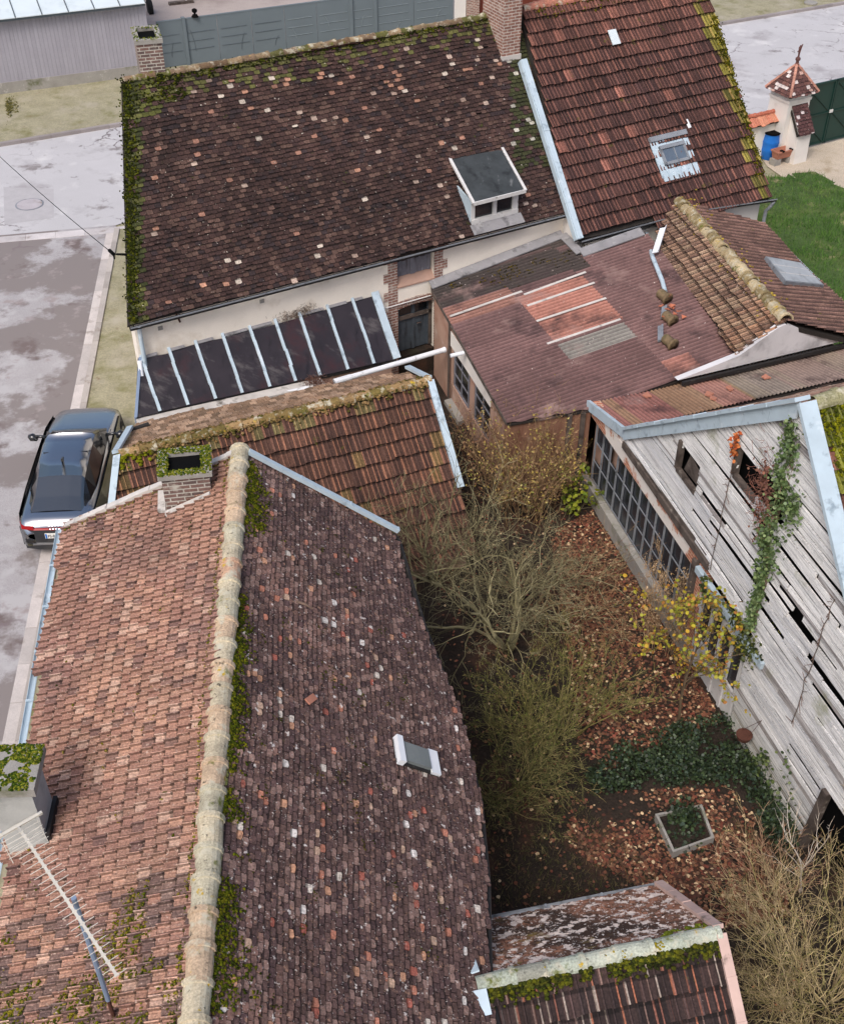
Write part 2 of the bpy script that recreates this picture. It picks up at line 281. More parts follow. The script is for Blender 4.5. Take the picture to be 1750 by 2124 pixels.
def tiles(mb, fr, poly, e, w, kind, colf, rng, t=.028, sag=.025, jit=.010, ribcol=None, vlo=.72):
    O, U, Sd, N = fr
    smin = min(p[1] for p in poly); smax = max(p[1] for p in poly)
    ph = rng.uniform(0, 6, 6)
    def P(u, s, h):
        g = sag*(sin(.8*u+.5*s+ph[0])+.7*sin(1.7*u-.9*s+ph[1])+.5*sin(.6*s*2.1+ph[2]))
        return O+U*u+Sd*s+N*(h+g)
    k = 0; s0 = smin
    while s0 < smax-.02:
        s1 = min(s0+e, smax+.03); sm = (s0+min(s1, smax))/2
        off = (k % 2)*.5*w if kind != 'flat' else 0.
        roww = rng.normal(0, jit*.5)
        for ua, ub in scan(poly, sm):
            j0 = floor((ua-off)/w)
            for j in range(j0, int(ceil((ub-off)/w))+1):
                a = j*w+off; bb = a+w
                a2 = max(a, ua); b2 = min(bb, ub)
                if b2-a2 < .03: continue
                c = colf((a2+b2)/2, sm, rng)
                if c is None: continue
                c = np.clip(mixc(A([1, 1, 1])*float(c@A([.3, .5, .2])), c, DES), .004, 1)
                dl = rng.normal(0, jit)+roww; r1, r2 = rng.normal(0, .005, 2); g = .004
                if kind == 'plain':
                    th = t
                    ra, rb = rng.uniform(0, .012, 2)
                    v = [P(a2+g, s0-.01, .004), P(b2-g, s0-.01, .004), P(b2-g, s1+dl-rb, th+r2), P(b2-g-w*.25, s1+dl+.004, th+r2), P(a2+g+w*.25, s1+dl+.004, th+r1), P(a2+g, s1+dl-ra, th+r1)]
                    sj = s0+.02+abs(rng.normal(0, .006)); hj = .004+(th-.004)*(sj-s0+.01)/(s1-s0+.01)
                    lo = [P(b2-g, s1+dl-rb, -.01), P(b2-g-w*.25, s1+dl+.004, -.01), P(a2+g+w*.25, s1+dl+.004, -.01), P(a2+g, s1+dl-ra, -.01)]
                    v += lo+[P(a2+g, sj, hj), P(b2-g, sj, hj)]
                    f = [(10, 5, 4, 3, 2, 11), (0, 10, 11, 1), (2, 3, 7, 6), (3, 4, 8, 7), (4, 5, 9, 8), (0, 9, 5, 10), (1, 11, 2, 6)]
                    mb.addc(v, f, [c, c*.42]+[c*.4]*5)  # joint shadow and grime painted in: darker overlap strip and edge faces
                else:
                    vs = []; ww = b2-a2; full = ww > w*.6
                    pr = (FLP if kind == 'flat' else RIB) if full else [(0, .012), (.3, .04), (.7, .04), (1, .012)]
                    sj = s0+(.03 if kind == 'flat' else .042)+abs(rng.normal(0, .01))
                    for x, h in pr:
                        u = a2+x*ww
                        vs += [P(u, s0-.012, h*.85), P(u, sj, h*.87), P(u, s1+dl, h+t), P(u, s1+dl, -.01)]
                    fs = []; cs = []
                    for i in range(len(pr)-1):
                        q = 4*i; hi = (pr[i][1]+pr[i+1][1])/2 > .022
                        fs += [(q, q+1, q+5, q+4), (q+1, q+2, q+6, q+5), (q+2, q+3, q+7, q+6)]
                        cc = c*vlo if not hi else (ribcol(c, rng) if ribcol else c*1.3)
                        if kind == 'flat' and full and i in (1, 6, 7, 8): cc = c*(.42 if i == 1 else .5)  # lip shade and groove dirt painted into the colour of these faces
                        cs += [cc*.45, cc, cc*.34]  # course shadow and grime painted darker on overlap strip and front face
                    mb.addc(vs, fs, cs)
        s0 += e; k += 1
    SAGP[tuple(np.round(np.concatenate([O, N]), 4))] = (P, t)
    return P
def slab(mb, fr, poly, th=.10, col=(.03, .025, .022), lift=-.085):
    O, U, Sd, N = fr
    mb.prism([O+U*u+Sd*s+N*lift for u, s in poly], -N*th, col)
def ridge_caps(mb, p0, p1, r, seg, colf, rng, k=9, ov=.05, wob=.012, ang=1.75):
    p0, p1 = A(p0), A(p1); L = np.linalg.norm(p1-p0); d = (p1-p0)/L; sd = nrm(np.cross(d, Z)); upv = np.cross(sd, d)
    n = max(1, int(round(L/seg))); seg = L/n
    for i in range(n):
        a = p0+d*(i*seg)+upv*rng.normal(0, wob)+sd*rng.normal(0, wob); bq = p0+d*((i+1)*seg+ov)+upv*rng.normal(0, wob*.6)
        c = colf(rng)
        st = [(a, r*.92), (a+(bq-a)*.5, r*.97), (bq-d*.07, r*1.02), (bq-d*.065, r*1.13), (bq, r*1.15), (bq, r*.9)]
        vs = []
        for p, rr in st:
            for j in range(k):
                t = -ang+2*ang*j/(k-1); vs.append(p+rr*(sin(t)*sd+cos(t)*upv))
        fs = [(q*k+j, q*k+j+1, (q+1)*k+j+1, (q+1)*k+j) for q in range(len(st)-1) for j in range(k-1)]
        mb.add(vs, fs, c)
def corrugated(mb, fr, poly, pitch, amp, colf, cuts, lift=0.):
    """waves run along U; poly in (u, s); cuts = sheet boundaries in u, each sheet laps over the next lower one"""
    O, U, Sd, N = fr; n8 = 8
    smin = min(p[1] for p in poly); smax = max(p[1] for p in poly); ds = pitch/n8
    k = 0; s = smin+1e-4
    while s+ds < smax:
        A0 = scan(poly, s); A1 = scan(poly, min(s+ds, smax-1e-4))
        if A0 and A1:
            (u0, u1), (v0, v1) = A0[0], A1[0]
            cs = [c for c in cuts if max(u0, v0) < c < min(u1, v1)]
            ea = [u0]+cs+[u1]; eb = [v0]+cs+[v1]
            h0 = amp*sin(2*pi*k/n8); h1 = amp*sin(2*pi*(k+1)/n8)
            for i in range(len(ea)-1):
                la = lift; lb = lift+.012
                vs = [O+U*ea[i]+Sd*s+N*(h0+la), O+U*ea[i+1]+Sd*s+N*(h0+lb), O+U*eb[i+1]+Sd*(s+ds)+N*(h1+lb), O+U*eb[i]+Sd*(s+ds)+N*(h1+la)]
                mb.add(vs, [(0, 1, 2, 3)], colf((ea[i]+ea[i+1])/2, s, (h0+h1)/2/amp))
        k += 1; s += ds
def strip(mb, pts, wv, hv, joint=1.0, lap=.004, col=None):
    """metal capping along pts: width vector wv, height vector hv, in sheets with small lapped joints"""
    for a, b in zip(pts[:-1], pts[1:]):
        a, b = A(a), A(b); L = np.linalg.norm(b-a); n = max(1, int(round(L/joint)))
        for i in range(n):
            p = a+(b-a)*i/n; q = a+(b-a)*((i+1)/n)
            o = nrm(hv)*lap*(i % 2)
            mb.box(p+o-wv/2, q-p, wv, hv, col)
            mb.box(q-nrm(b-a)*.015-wv*.52+o, nrm(b-a)*.03, wv*1.04, hv+nrm(hv)*.008, col)
def gutter(mb, a, b, r=.07, k=8):
    a, b = A(a), A(b); d = nrm(b-a); sd = nrm(np.cross(d, Z))
    vs = []
    for p in (a, b):
        for j in range(k+1):
            t = pi*j/k; vs.append(p+sd*cos(t)*r-Z*sin(t)*r)
        for j in range(k+1):
            t = pi*j/k; vs.append(p+sd*cos(t)*r*.86-Z*sin(t)*r*.86+Z*.001)
    m = 2*(k+1); fs = []
    for j in range(k): fs += [(j, m+j, m+j+1, j+1), (k+1+j, k+2+j, m+k+2+j, m+k+1+j)]
    fs += [(0, k+1, m+k+1, m), (k, m+k, m+2*k+1, 2*k+1)]
    mb.add(vs, fs)
    L = np.linalg.norm(b-a); n = int(L/1.2)
    for i in range(1, n+1):
        p = a+d*(L*i/(n+1)); mb.cbox(p-Z*.0, d*.03, sd*2.2*r, Z*.02)
ICO = None
def blob(mb, p, r, rng, col, flat=.6, n=None):
    """small lumpy cushion"""
    global ICO
    if ICO is None:
        t = (1+5**.5)/2
        v = A([(-1,t,0),(1,t,0),(-1,-t,0),(1,-t,0),(0,-1,t),(0,1,t),(0,-1,-t),(0,1,-t),(t,0,-1),(t,0,1),(-t,0,-1),(-t,0,1)])/1.9
        f = [(0,11,5),(0,5,1),(0,1,7),(0,7,10),(0,10,11),(1,5,9),(5,11,4),(11,10,2),(10,7,6),(7,1,8),(3,9,4),(3,4,2),(3,2,6),(3,6,8),(3,8,9),(4,9,5),(2,4,11),(6,2,10),(8,6,7),(9,8,1)]
        ICO = (v, f)
    v, f = ICO
    vs = v*rng.uniform(.75, 1.25, (12, 1))*r
    if n is None: vs = vs*A([1, 1, flat])
    else:
        nn = nrm(n); vs = vs-np.outer(vs@nn, nn)*(1-flat)
    mb.add(vs+p, f, col)
MOSSC = [S(84, 92, 22), S(62, 72, 18), S(112, 116, 28), S(52, 56, 20), S(134, 132, 40)]
def moss_on(mb, fr, spots, rng, rmin=.03, rmax=.09, cols=MOSSC, lift=.03):
    O, U, Sd, N = fr
    PP = SAGP.get(tuple(np.round(np.concatenate([O, N]), 4)))
    for u, s in spots:
        c = cols[rng.integers(len(cols))]*rng.uniform(.7, 1.2)
        blob(mb, PP[0](u, s, PP[1]+lift*.3) if PP else O+U*u+Sd*s+N*lift*.6, rng.uniform(rmin, rmax)*.5, rng, c*.62, .6, N)
        for _ in range(2):
            q = (PP[0](u+rng.normal(0, rmax*.7), s+rng.normal(0, rmax*.7), PP[1]+lift*.2) if PP else O+U*(u+rng.normal(0, rmax*.7))+Sd*(s+rng.normal(0, rmax*.7))+N*lift*.5)
            blob(mb, q, rng.uniform(rmin, rmax)*.34, rng, c*rng.uniform(.5, .66), .6, N)
def vnoise(seed):
    r = np.random.default_rng(seed); g = r.random((64, 64))
    def f(x, y):
        x %= 63; y %= 63; i, j = int(x), int(y); fx, fy = x-i, y-j; fx = fx*fx*(3-2*fx); fy = fy*fy*(3-2*fy)
        return (g[i, j]*(1-fx)+g[i+1, j]*fx)*(1-fy)+(g[i, j+1]*(1-fx)+g[i+1, j+1]*fx)*fy
    return f
VN = [vnoise(i) for i in range(8)]
def fbm(k, x, y): return .55*VN[k](x, y)+.3*VN[k](x*2.1+5, y*2.1+9)+.15*VN[k](x*4.3+1, y*4.3+3)
def wall(mb, p, q, z0, z1, th=.25, inward=None, col=None):
    """vertical wall from p to q, thickness towards inward"""
    p = A([p[0], p[1], z0]); q = A([q[0], q[1], z0])
    mb.box(p, q-p, nrm(A(inward)*A([1, 1, 0]))*th, Z*(z1-z0), col)
def window(parent, o, U, Up, w, h, nx, ny, fm, pm, n, bar=.035, frame=.06, depth=.05, name='window', label=None):
    """frame bars standing depth proud along n with a pane behind: window > pane"""
    m = MB(); U, Up, n = nrm(U), nrm(Up), nrm(n)
    m.box(o, U*frame, Up*h, n*depth); m.box(o+U*(w-frame), U*frame, Up*h, n*depth)
    m.box(o+U*frame, U*(w-2*frame), Up*frame, n*depth); m.box(o+U*frame+Up*(h-frame), U*(w-2*frame), Up*frame, n*depth)
    for i in range(1, nx): m.box(o+U*(w*i/nx-bar/2)+Up*frame, U*bar, Up*(h-2*frame), n*depth*.8)
    for j in range(1, ny): m.box(o+U*frame+Up*(h*j/ny-bar/2), U*(w-2*frame), Up*bar, n*depth*.7)
    f = m.build(name, fm, parent, label=label)
    g = MB(); g.box(o+U*.02+Up*.02, U*(w-.04), Up*(h-.04), n*.012); g.build('pane', pm, f)
    return f
# ================================================================ THE SETTING
def sheet(name, pts, m, z=0.0, kind='structure', sub=None):
    mb = MB(); mb.poly([A([p[0], p[1], z]) for p in pts]); return mb.build(name, m, kind=kind)
def g(*px): return [at(x, y, 0) for x, y in px]
ex = lambda p, q, t: A(p)+(A(q)-A(p))*t
# terrain: one sheet to the horizon
sheet('ground', [(-400, -400), (400, -400), (400, 700), (-400, 700)], M['verge'], -.03)
# cross street behind the houses (az about 62)
nk0, nk1 = at(0, 305), at(1750, 10); nk_mid = at(255, 281)
sk0, sk1 = at(0, 492), at(255, 470)
dN = nrm(nk1-nk0)
northL = nk0-dN*30; northR = nk1+dN*40
kerbl = [at(238, 484), at(194, 700), at(166, 849), at(98, 1186), at(31, 1560)]
kd = nrm(kerbl[0]-kerbl[-1]); kn = A([kd[1], -kd[0], 0])
kA = kerbl[0]+kd*.2; kB = kerbl[-1]-kd*20
sheet('road', [northL, northR, northR+A([12, -22, 0])*.55, at(1560, 250), at(1250, 330)+A([0, 1, 0]), kA+kd*1.2+A([3, 1.6, 0]), kA+kd*.4, sk0, sk0-(sk1-sk0)*6], M['asphalt'], 0.0)
sheet('street', [kA+kd*.4, kB, kB-kn*14, sk0-(sk1-sk0)*6], M['street'], 0.004)
# kerbs and channel blocks
rng = np.random.default_rng(11)
def kerb_row(name, a, b, w, h, n, side, z=0.0, base=(188, 180, 172)):
    mb = MB(); a, b = A(a), A(b)
    for i in range(n):
        p = ex(a, b, i/n); q = ex(a, b, (i+1)/n-.012/np.linalg.norm(b-a))
        mb.box(A([p[0], p[1], z-.05]), q-p, side*w, Z*(h+.05+rng.normal(0, .003)), S(*base)*rng.uniform(.8, 1.1))
    return mb.build(name, M['kerb'], kind='structure')
L1 = np.linalg.norm(kA-kB)
kerb_row('kerb', kA-kd*0, kB, .16, .10, int(L1/1.0), kn, base=(176, 168, 162))
kerb_row('channel', kA, kB, .26, .012, int(L1/1.0), -kn, base=(196, 188, 184))
sd_ = nrm(sk1-sk0); 
kerb_row('channel_crossing', sk1+sd_*2.5+A([0, 0, 0]), sk0-sd_*14, .42, .012, 22, A([sd_[1], -sd_[0], 0]), base=(196, 190, 190))
dn_n = A([-dN[1], dN[0], 0]); dn_n = dn_n if dn_n[1] > 0 else -dn_n
kerb_row('kerb_far', northL, northR, .18, .12, 100, dn_n, base=(150, 142, 140))
# grass strip between kerb and houses
sheet('verge', [kA+kn*.16, kB+kn*.16, kB+kn*3.5, kA+kn*3.5], M['verge'], .05)
sheet('far_verge', [northL+dn_n*.18, northR+dn_n*.18, northR+dn_n*9, northL+dn_n*14], M['verge'], .05)
# courtyard and garden soil, gravel court, lawn
sheet('garden_soil', [at(880, 740), at(1240, 820), at(1900, 1500), at(2300, 2300), at(900, 2600), at(860, 1100)], M['soil'], -.004)
def ragged(pts, rng, amp=.22, step=.35):
    out = []
    for a, b in zip(pts, pts[1:]+pts[:1]):
        n = max(1, int(np.linalg.norm(b-a)/step)); n = min(n, 60)
        for i in range(n): out.append(a+(b-a)*i/n+A([*rng.normal(0, amp*.5, 2), 0]))
    return out
rgd = np.random.default_rng(9)
gc = [at(1560, 300), at(1668, 299), at(1760, 284), at(2100, 215), at(2300, 620), at(1760, 640), at(1640, 380), at(1590, 345)]
sheet('gravel_court', gc, M['gravel'], .004)
lw = [at(1575, 372), at(1628, 362), at(1700, 372), at(1762, 400), at(2000, 420), at(2000, 900), at(1740, 720), at(1500, 560)]
lw = ragged(lw, rgd, .5)
sheet('lawn', lw, M['lawn'], .008)
gb = MB(); rng = np.random.default_rng(21)
lx = A([(p[0], p[1]) for p in lw]); x0, y0 = lx.min(0); x1, y1 = lx.max(0)
lp = [(p[0], p[1]) for p in lw]
cnt = 0
while cnt < 16000:
    x = rng.uniform(9, 16.5); y = rng.uniform(22, 40.5)
    if not any(a <= x <= b for a, b in scan(lp, y)): continue
    d = fbm(0, x*.9, y*.9)
    if rng.random() > .1+1.2*d: continue
    cnt += 1
    h = rng.uniform(.05, .15)*(.6+d); a = rng.uniform(0, 2*pi); w_ = .012
    c = mixc(mixc(S(58, 98, 38), S(96, 130, 56), rng.random()), S(168, 160, 100), max(0, .75-d*1.5)*rng.random())
    t = A([cos(a), sin(a), 0])
    lean = rng.normal(0, .05, 2)
    gb.add([A([x, y, .005])-t*w_, A([x, y, .005])+t*w_, A([x+lean[0], y+lean[1], h])], [(0, 1, 2)], c)
gb.build('grass', M['grass'], stuff=True, org=(12, 30, 0))
# ================================================================ HOUSES
u = azv(60.7); v = azv(-29.3)
def bern(p): return lambda r: r.random() < p
def jitcol(c, r, a=.18): return c*r.uniform(1-a, 1+a)
# ---------------------------------------------------------------- long house with the plain-tile roof
E0 = at(267, 673, 3.7); PIT = radians(45.6)
nA = -v*sin(PIT)+Z*cos(PIT)
R0 = onp(254, 166, E0, nA); E1 = onp(1174, 438, E0, nA)
lenA = float((E1-E0)@u); VR = float((R0-E0)@v)
HA = thing('long_house', 'long cream house with dark mossy plain-tile roof and a shed dormer', 'house', A([E0[0], E0[1], 0]))
frA = frame_of(R0, nA, u)
pA = [to2(frA, onp(x, y, E0, nA)) for x, y in ((254, 166), (1085, 20), (1102, 130), (1188, 434), (267, 673))]
def colA(uu, s, r):
    du = uu+.02*s; edge = uu-scanleft(s)
    n = fbm(1, uu*.55+3, s*.55+1); n2 = fbm(2, uu*1.3, s*1.3)
    if edge < .32+.15*n2 and r.random() < .85: return jitcol(S(58, 62, 24) if r.random() < .7 else S(84, 84, 34), r, .3)
    if s < .5+.5*n2 and r.random() < .55-.5*s: return jitcol(S(86, 84, 36), r, .3)
    if uu > 10.4-.35*s and uu < 12.3 and s < 4.2 and r.random() < .66: return jitcol(S(58, 60, 30) if r.random() < .93 else S(170, 164, 150), r, .25)
    if edge < .9 and s < 1.0 and r.random() < .5: return jitcol(S(80, 82, 26), r, .3)
    p = r.random(); lightp = .05 if s < 2.3 else (.022 if s < 4 else .016)
    lightp *= .35+1.1*n
    if p < lightp: return jitcol([S(166, 142, 126), S(184, 168, 152), S(170, 120, 94), S(150, 104, 84), S(140, 116, 102)][r.integers(5)], r, .2)
    if p < lightp+.17: return jitcol(S(88, 64, 55), r, .2)
    base = mixc(S(56, 38, 36), S(72, 49, 43), r.random())
    if r.random() < .12: base = S(52, 39, 40)
    n3 = fbm(5, uu*1.1+4, s*1.4); return jitcol(base*(.5+.5*n+.5*n3), r, .17)
def scanleft(s): q = scan(pA, min(max(s, .05), 5.4)); return q[0][0] if q else 0
m = MB(); slab(m, frA, pA, .16); rA = np.random.default_rng(3)
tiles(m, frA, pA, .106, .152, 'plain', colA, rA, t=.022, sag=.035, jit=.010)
roofA = m.build('roof', M['tile_dark'], HA)
# back slope and gables
m = MB(); bE0 = R0+azv(-4.5)*(VR/float(azv(-4.5)@v))-Z*(R0[2]-3.7); bE1 = bE0+u*lenA; R1 = R0+u*(pA[1][0]+.1)
m.prism([R0, R1, bE1, bE0], -nrm(np.cross(u, bE0-R0))*.1*np.sign(np.cross(u, bE0-R0)[2]), S(84, 58, 52)); m.build('roof', M['tile_dark'], HA)
m = MB(); inn = v*.14
c0 = E0+inn+u*.14; c1 = E0+inn+u*(lenA+1.2); c2 = bE1-v*.3+u*1.0; c3 = bE0-v*.3+u*.3
fl = lambda p, z: A([p[0], p[1], z])
OPL, OPR = onp(823.5, 560, E0+inn, v), onp(900.6, 560, E0+inn, v)
def wA(x, y): p = onp(x, y, E0+inn, v); return float((p-E0)@u), float(p[2])
uL, uR = float((OPL-E0)@u), float((OPR-E0)@u)
z_sill = wA(860, 588)[1]; z_lint = wA(860, 618)[1]
def fw(a, b, z0, z1, th=.3, off=0.): p = E0+inn+u*a-v*off; m.box(fl(p, z0), u*(b-a), v*th, Z*(z1-z0))
fw(.14, uL, -.1, 3.62); fw(uR, lenA+1.2, -.1, 3.62); fw(uL, uR, z_lint, z_sill)
m.prism([fl(c0+v*.3, -.1), fl(c1+v*.3, -.1), fl(c2, -.1), fl(c3, -.1)], Z*3.7)
gm = [fl(c0+v*.02, 3.58), fl(R0+u*.12, R0[2]-.16), fl(c3, 3.58)]
m.prism(gm, u*.25)
m.build('wall', M['cream'], HA)
# ridge
def colridge(r, dark=.25):
    return jitcol([S(138, 118, 92), S(122, 102, 82), S(104, 84, 64), S(92, 90, 50)][r.integers(4)], r, .15)
m = MB(); ridge_caps(m, R0+nA*.0-Z*.03, R0+u*(pA[1][0]-.9)-Z*.03, .09, .36, colridge, rA)
m.build('ridge_cap', M['ridge'], HA)
# moss cushions on verge, ridge and by the chimney
m = MB(); sp = []
for i in range(620):
    s = rA.uniform(0, 5.5); a = scanleft(s); sp.append((a+abs(rA.normal(0, .09+.08*fbm(2, s*1.5, 3))), s))
for i in range(120): sp.append((rA.uniform(.1, 1.3), rA.uniform(.05, .7)))
for i in range(420):
    x = rA.uniform(.8, 11.0); sp.append((x, .02+abs(rA.normal(0, .05+.12*fbm(3, x*1.2, 1)))))
for i in range(900):
    x, s = rA.uniform(10.2, 12.2), rA.uniform(.15, 4.6)
    if x > 10.5+.28*s and fbm(4, x*2.5, s*2.5) > .46: sp.append((x, s))
for i in range(320):
    s = rA.uniform(.2, 4.4); sp.append((min(11.5+.08*s, 12.1-abs(rA.normal(0, .6)))-.1*(4-s)*.3, s))
moss_on(m, frA, sp, rA, .025, .075, [S(70, 76, 18), S(52, 60, 16), S(96, 98, 22), S(44, 48, 18)], .02)
m.build('moss', M['moss'], HA, stuff=True)
# gutter, downpipe
m = MB(); gutter(m, E0-v*.07-Z*.07, E0+u*(lenA-.05)-v*.07-Z*.07, .065); m.build('gutter', M['blackgutter'], HA)
m = MB(); m.box(E0-v*.135-Z*.05, u*lenA, -v*.012, Z*.035); m.build('gutter_rim', M['greyzinc'], HA)
m = MB(); q0 = E0+u*.22-v*.02; zb = wA(296, 775)[1]
m.tube([q0-Z*.1, q0-Z*.28+v*.04, fl(q0+v*.04, zb)], .05, 10); m.build('downpipe', M['zinc'], HA)
# brick columns beside the doors (toothed) and the soldier course
def quoin(ua, ub, z0, z1, side, name='brick_pier'):
    m = MB(); z = z0; k = 0
    p = lambda a, zz: E0+inn+u*a-v*.012+Z*(zz-3.7)
    while z < z1-.01:
        zz = min(z+.26, z1); ext = .13 if k % 2 else 0.0
        a, b = (ua-ext, ub) if side < 0 else (ua, ub+ext)
        m.box(p(a, z), u*(b-a), v*.05, Z*(zz-z)); z = zz; k += 1
    return m.build(name, M['brick'], HA)
quoin(uL-.26, uL, .05, 3.6, -1); quoin(uR, uR+.24, .05, 3.6, 1)
m = MB(); rs = np.random.default_rng(5); n_ = 17
for i in range(n_):
    a = uL+(uR-uL)*i/n_; m.box(E0+inn+u*(a+.006)-v*.02+Z*(z_lint-3.7-.2+.05*sin(pi*(i+.5)/n_)), u*((uR-uL)/n_-.014), v*.2, Z*.2)
m.build('lintel', M['brick'], HA)
# upper loft shutters and lower door, each recessed
def leafdoor(name, a, b, z0, z1, mt, panes, rec=.16, mid=.12):
    m = MB(); o = E0+inn+v*rec
    m.box(fl(o+u*a, z0), u*(b-a), v*.04, Z*(z1-z0))
    for q in (a, (a+b)/2-mid/2, b-.07): m.box(fl(o+u*q, z0), u*(mid if q not in (a, b-.07) else .07), -v*.03, Z*(z1-z0))
    d = m.build(name, mt, HA)
    for (x0, x1, y0, y1) in panes: mm = MB(); mm.box(fl(o+u*(a+(b-a)*x0), z0+(z1-z0)*y0), u*((b-a)*(x1-x0)), -v*.012, Z*((z1-z0)*(y1-y0))); mm.build('pane', M['glass'], d)
    return d
zt = 3.58
leafdoor('loft_shutter', uL, uR-.05, z_sill+.22, zt, M['greydoor'], [(.02, .15, .62, .97), (.19, .33, .62, .97), (.55, .68, .62, .97), (.73, .86, .62, .97)], mid=.13)
m = MB(); o = E0+inn+u*uL; m.prism([fl(o-v*.03, z_sill-.01), fl(o+v*.2, z_sill-.01), fl(o+v*.2, z_sill+.22), fl(o-v*.03, z_sill+.03)], u*(uR-uL)); m.build('sill', M['pinkwall'], HA)
zd0 = wA(860, 727)[1]
dl = leafdoor('door', uL+.04, uR-.06, zd0, z_lint-.12, M['bluedoor'], [(.04, .44, .74, .98), (.54, .94, .74, .98)], mid=.09)
m = MB(); o = E0+inn+v*.1
m.box(fl(o+u*uL, zd0+(z_lint-.12-zd0)*.66), u*(uR-uL), v*.05, Z*.1); m.box(fl(o+u*(uR-.1), zd0), u*.1, v*.05, Z*(z_lint-zd0-.1)); m.build('transom', M['timber'], dl)
m = MB(); m.cbox(fl(o+u*(uL+(uR-uL)*.62), zd0+.75), u*.12, v*.04, Z*.02); m.build('handle', M['chrome'], dl)
m = MB(); o = E0+inn-v*.05; m.box(fl(o+u*(uL+.02), -.1), u*(uR-uL-.04), v*.3, Z*(zd0+.06)); m.build('plinth', M['soil'], HA)
# thin cable pipe under the lintel
m = MB(); a0 = onp(790, 642, E0+inn-v*.06, v); a1 = onp(893, 613, E0+inn-v*.06, v); m.tube([a0, a1], .018, 6); m.build('conduit', M['whitepaint'], HA)
# wall marks: iron anchor and two patched holes
m = MB(); a0 = onp(366, 650, E0+inn-v*.02, v); a1 = onp(374, 668, E0+inn-v*.02, v); m.tube([a0, a1], .025, 5); m.build('wall_anchor', M['rust'], HA)
for px, py in ((334, 684), (544, 628)):
    m = MB(); p = onp(px, py, E0+inn, v); m.box(p-u*.06, u*.11, -v*.015, Z*.1); m.build('vent_hole', M['concrete'], HA)
# small weed patch on the wall above the lean-to
m = MB(); p0 = onp(618, 652, E0+inn-v*.01, v)
for i in range(380):
    a = rA.normal(0, .26); b = rA.normal(0, .1); p = p0+u*a+Z*(b-.02*abs(a)); d = nrm(A([rA.normal(), rA.normal(), rA.normal()])-v*.8)
    m.tube([p, p+d*rA.uniform(.05, .13)], .004, 3, jitcol(S(112, 96, 84), rA), cap=False)
m.build('dry_wall_weed', M['bark'], label='dry grey-brown weed tuft growing on the cream wall above the dark lean-to roof', cat='plant')
# chimneys
def chimney(parent, o, a, b, zb, zt, mt, capm, cap=.10, capo=.03, hole=True, moss=0, rng=None, pots=0):
    """o: near-left base corner, a: width edge, b: depth edge (away)"""
    m = MB(); w, d = np.linalg.norm(a), np.linalg.norm(b); an, bn = nrm(a), nrm(b)
    m.box(fl(o, zb), a, b, Z*(zt-cap-zb)); ch = m.build('chimney', mt, parent)
    m = MB(); oc = fl(o, zt-cap)-an*capo-bn*capo; wa, db = w+2*capo, d+2*capo
    if hole:
        t = .3*min(wa, db)*.62
        m.box(oc, an*wa, bn*t, Z*cap); m.box(oc+bn*(db-t), an*wa, bn*t, Z*cap)
        m.box(oc+bn*t, an*t, bn*(db-2*t), Z*cap); m.box(oc+bn*t+an*(wa-t), an*t, bn*(db-2*t), Z*cap)
        cp = m.build('chimney_cap', capm, ch)
        mm = MB(); mm.poly([oc+bn*t+an*t+Z*.01, oc+bn*t+an*(wa-t)+Z*.01, oc+bn*(db-t)+an*(wa-t)+Z*.01, oc+bn*(db-t)+an*t+Z*.01]); mm.build('flue', M['black'], cp)
    else:
        m.box(oc, an*wa, bn*db, Z*cap); cp = m.build('chimney_cap', capm, ch)
    if moss:
        mm = MB()
        for i in range(moss*2):
            x, y = rng.random(2)
            if hole and .2 < x < .8 and .2 < y < .8: continue
            if not hole and fbm(3, x*4, y*4) < .42: continue
            blob(mm, oc+an*wa*x+bn*db*y+Z*cap, rng.uniform(.009, .024), rng, [S(128, 134, 40), S(150, 148, 52), S(86, 104, 28), S(62, 88, 22)][rng.integers(4)]*rng.uniform(.4, .85), .6)
        mm.build('moss', M['moss'], ch, stuff=True)
    return ch
ca, cb = azv(74), azv(-16)
p = onp(292, 150, E0, nA); zt_ = zup(p, 84); wch = float((at(342, 86, zt_)-at(285, 88, zt_))@ca)
chimney(HA, p, ca*wch*.94, cb*1.0, p[2]-.5, zt_, M['brickgrey'], M['concrete'], moss=150, rng=rA)
p = onp(1041, 124, E0, nA); ca, cb = azv(62), azv(-28)
wch = np.linalg.norm(onp(1077, 118, p, -cb)-p)
chimney(HA, p, ca*wch, cb*1.05, p[2]-.6, zup(p, -190), M['brick'], M['concrete'])
m = MB(); m.box(p-cb*.03-ca*.03-Z*.12, ca*(wch+.06), cb*.1, Z*.2); m.build('chimney_flashing', M['cement'], HA)
# dormer
b0 = onp(977, 467, E0, nA); b1 = onp(1073, 441, E0, nA); b1 = fl(b1, b0[2]); fu = nrm(b1-b0); fwid = np.linalg.norm(b1-b0); fv = A([-fu[1], fu[0], 0.])
tz = zup(b0, 415)
tl, tr = onp(932, 328, E0, nA), onp(1040, 306, E0, nA)
bl, br_ = fl(b0, tz)-fv*.18-fu*.06, fl(b1, tz)-fv*.18+fu*.08
nD = nrm(np.cross(br_-bl, tl-bl)); nD = nD if nD[2] > 0 else -nD
tr = tr+nD*float((bl-tr)@nD)
m = MB(); m.prism([bl, br_, tr+fu*.02, tl], -nD*.05); dm = m.build('dormer', M['felt'], HA)
m = MB()
for a, b in ((bl, tl), (br_, tr)): m.box(a-fu*.035+nD*.002-Z*.03, fu*.07, b-a, nD*.05)
m.box(bl-fv*.03-Z*.06, br_-bl, fv*.04, Z*.09); m.build('fascia', M['whitepaint'], dm)
m = MB(); fh = tz-b0[2]-.06
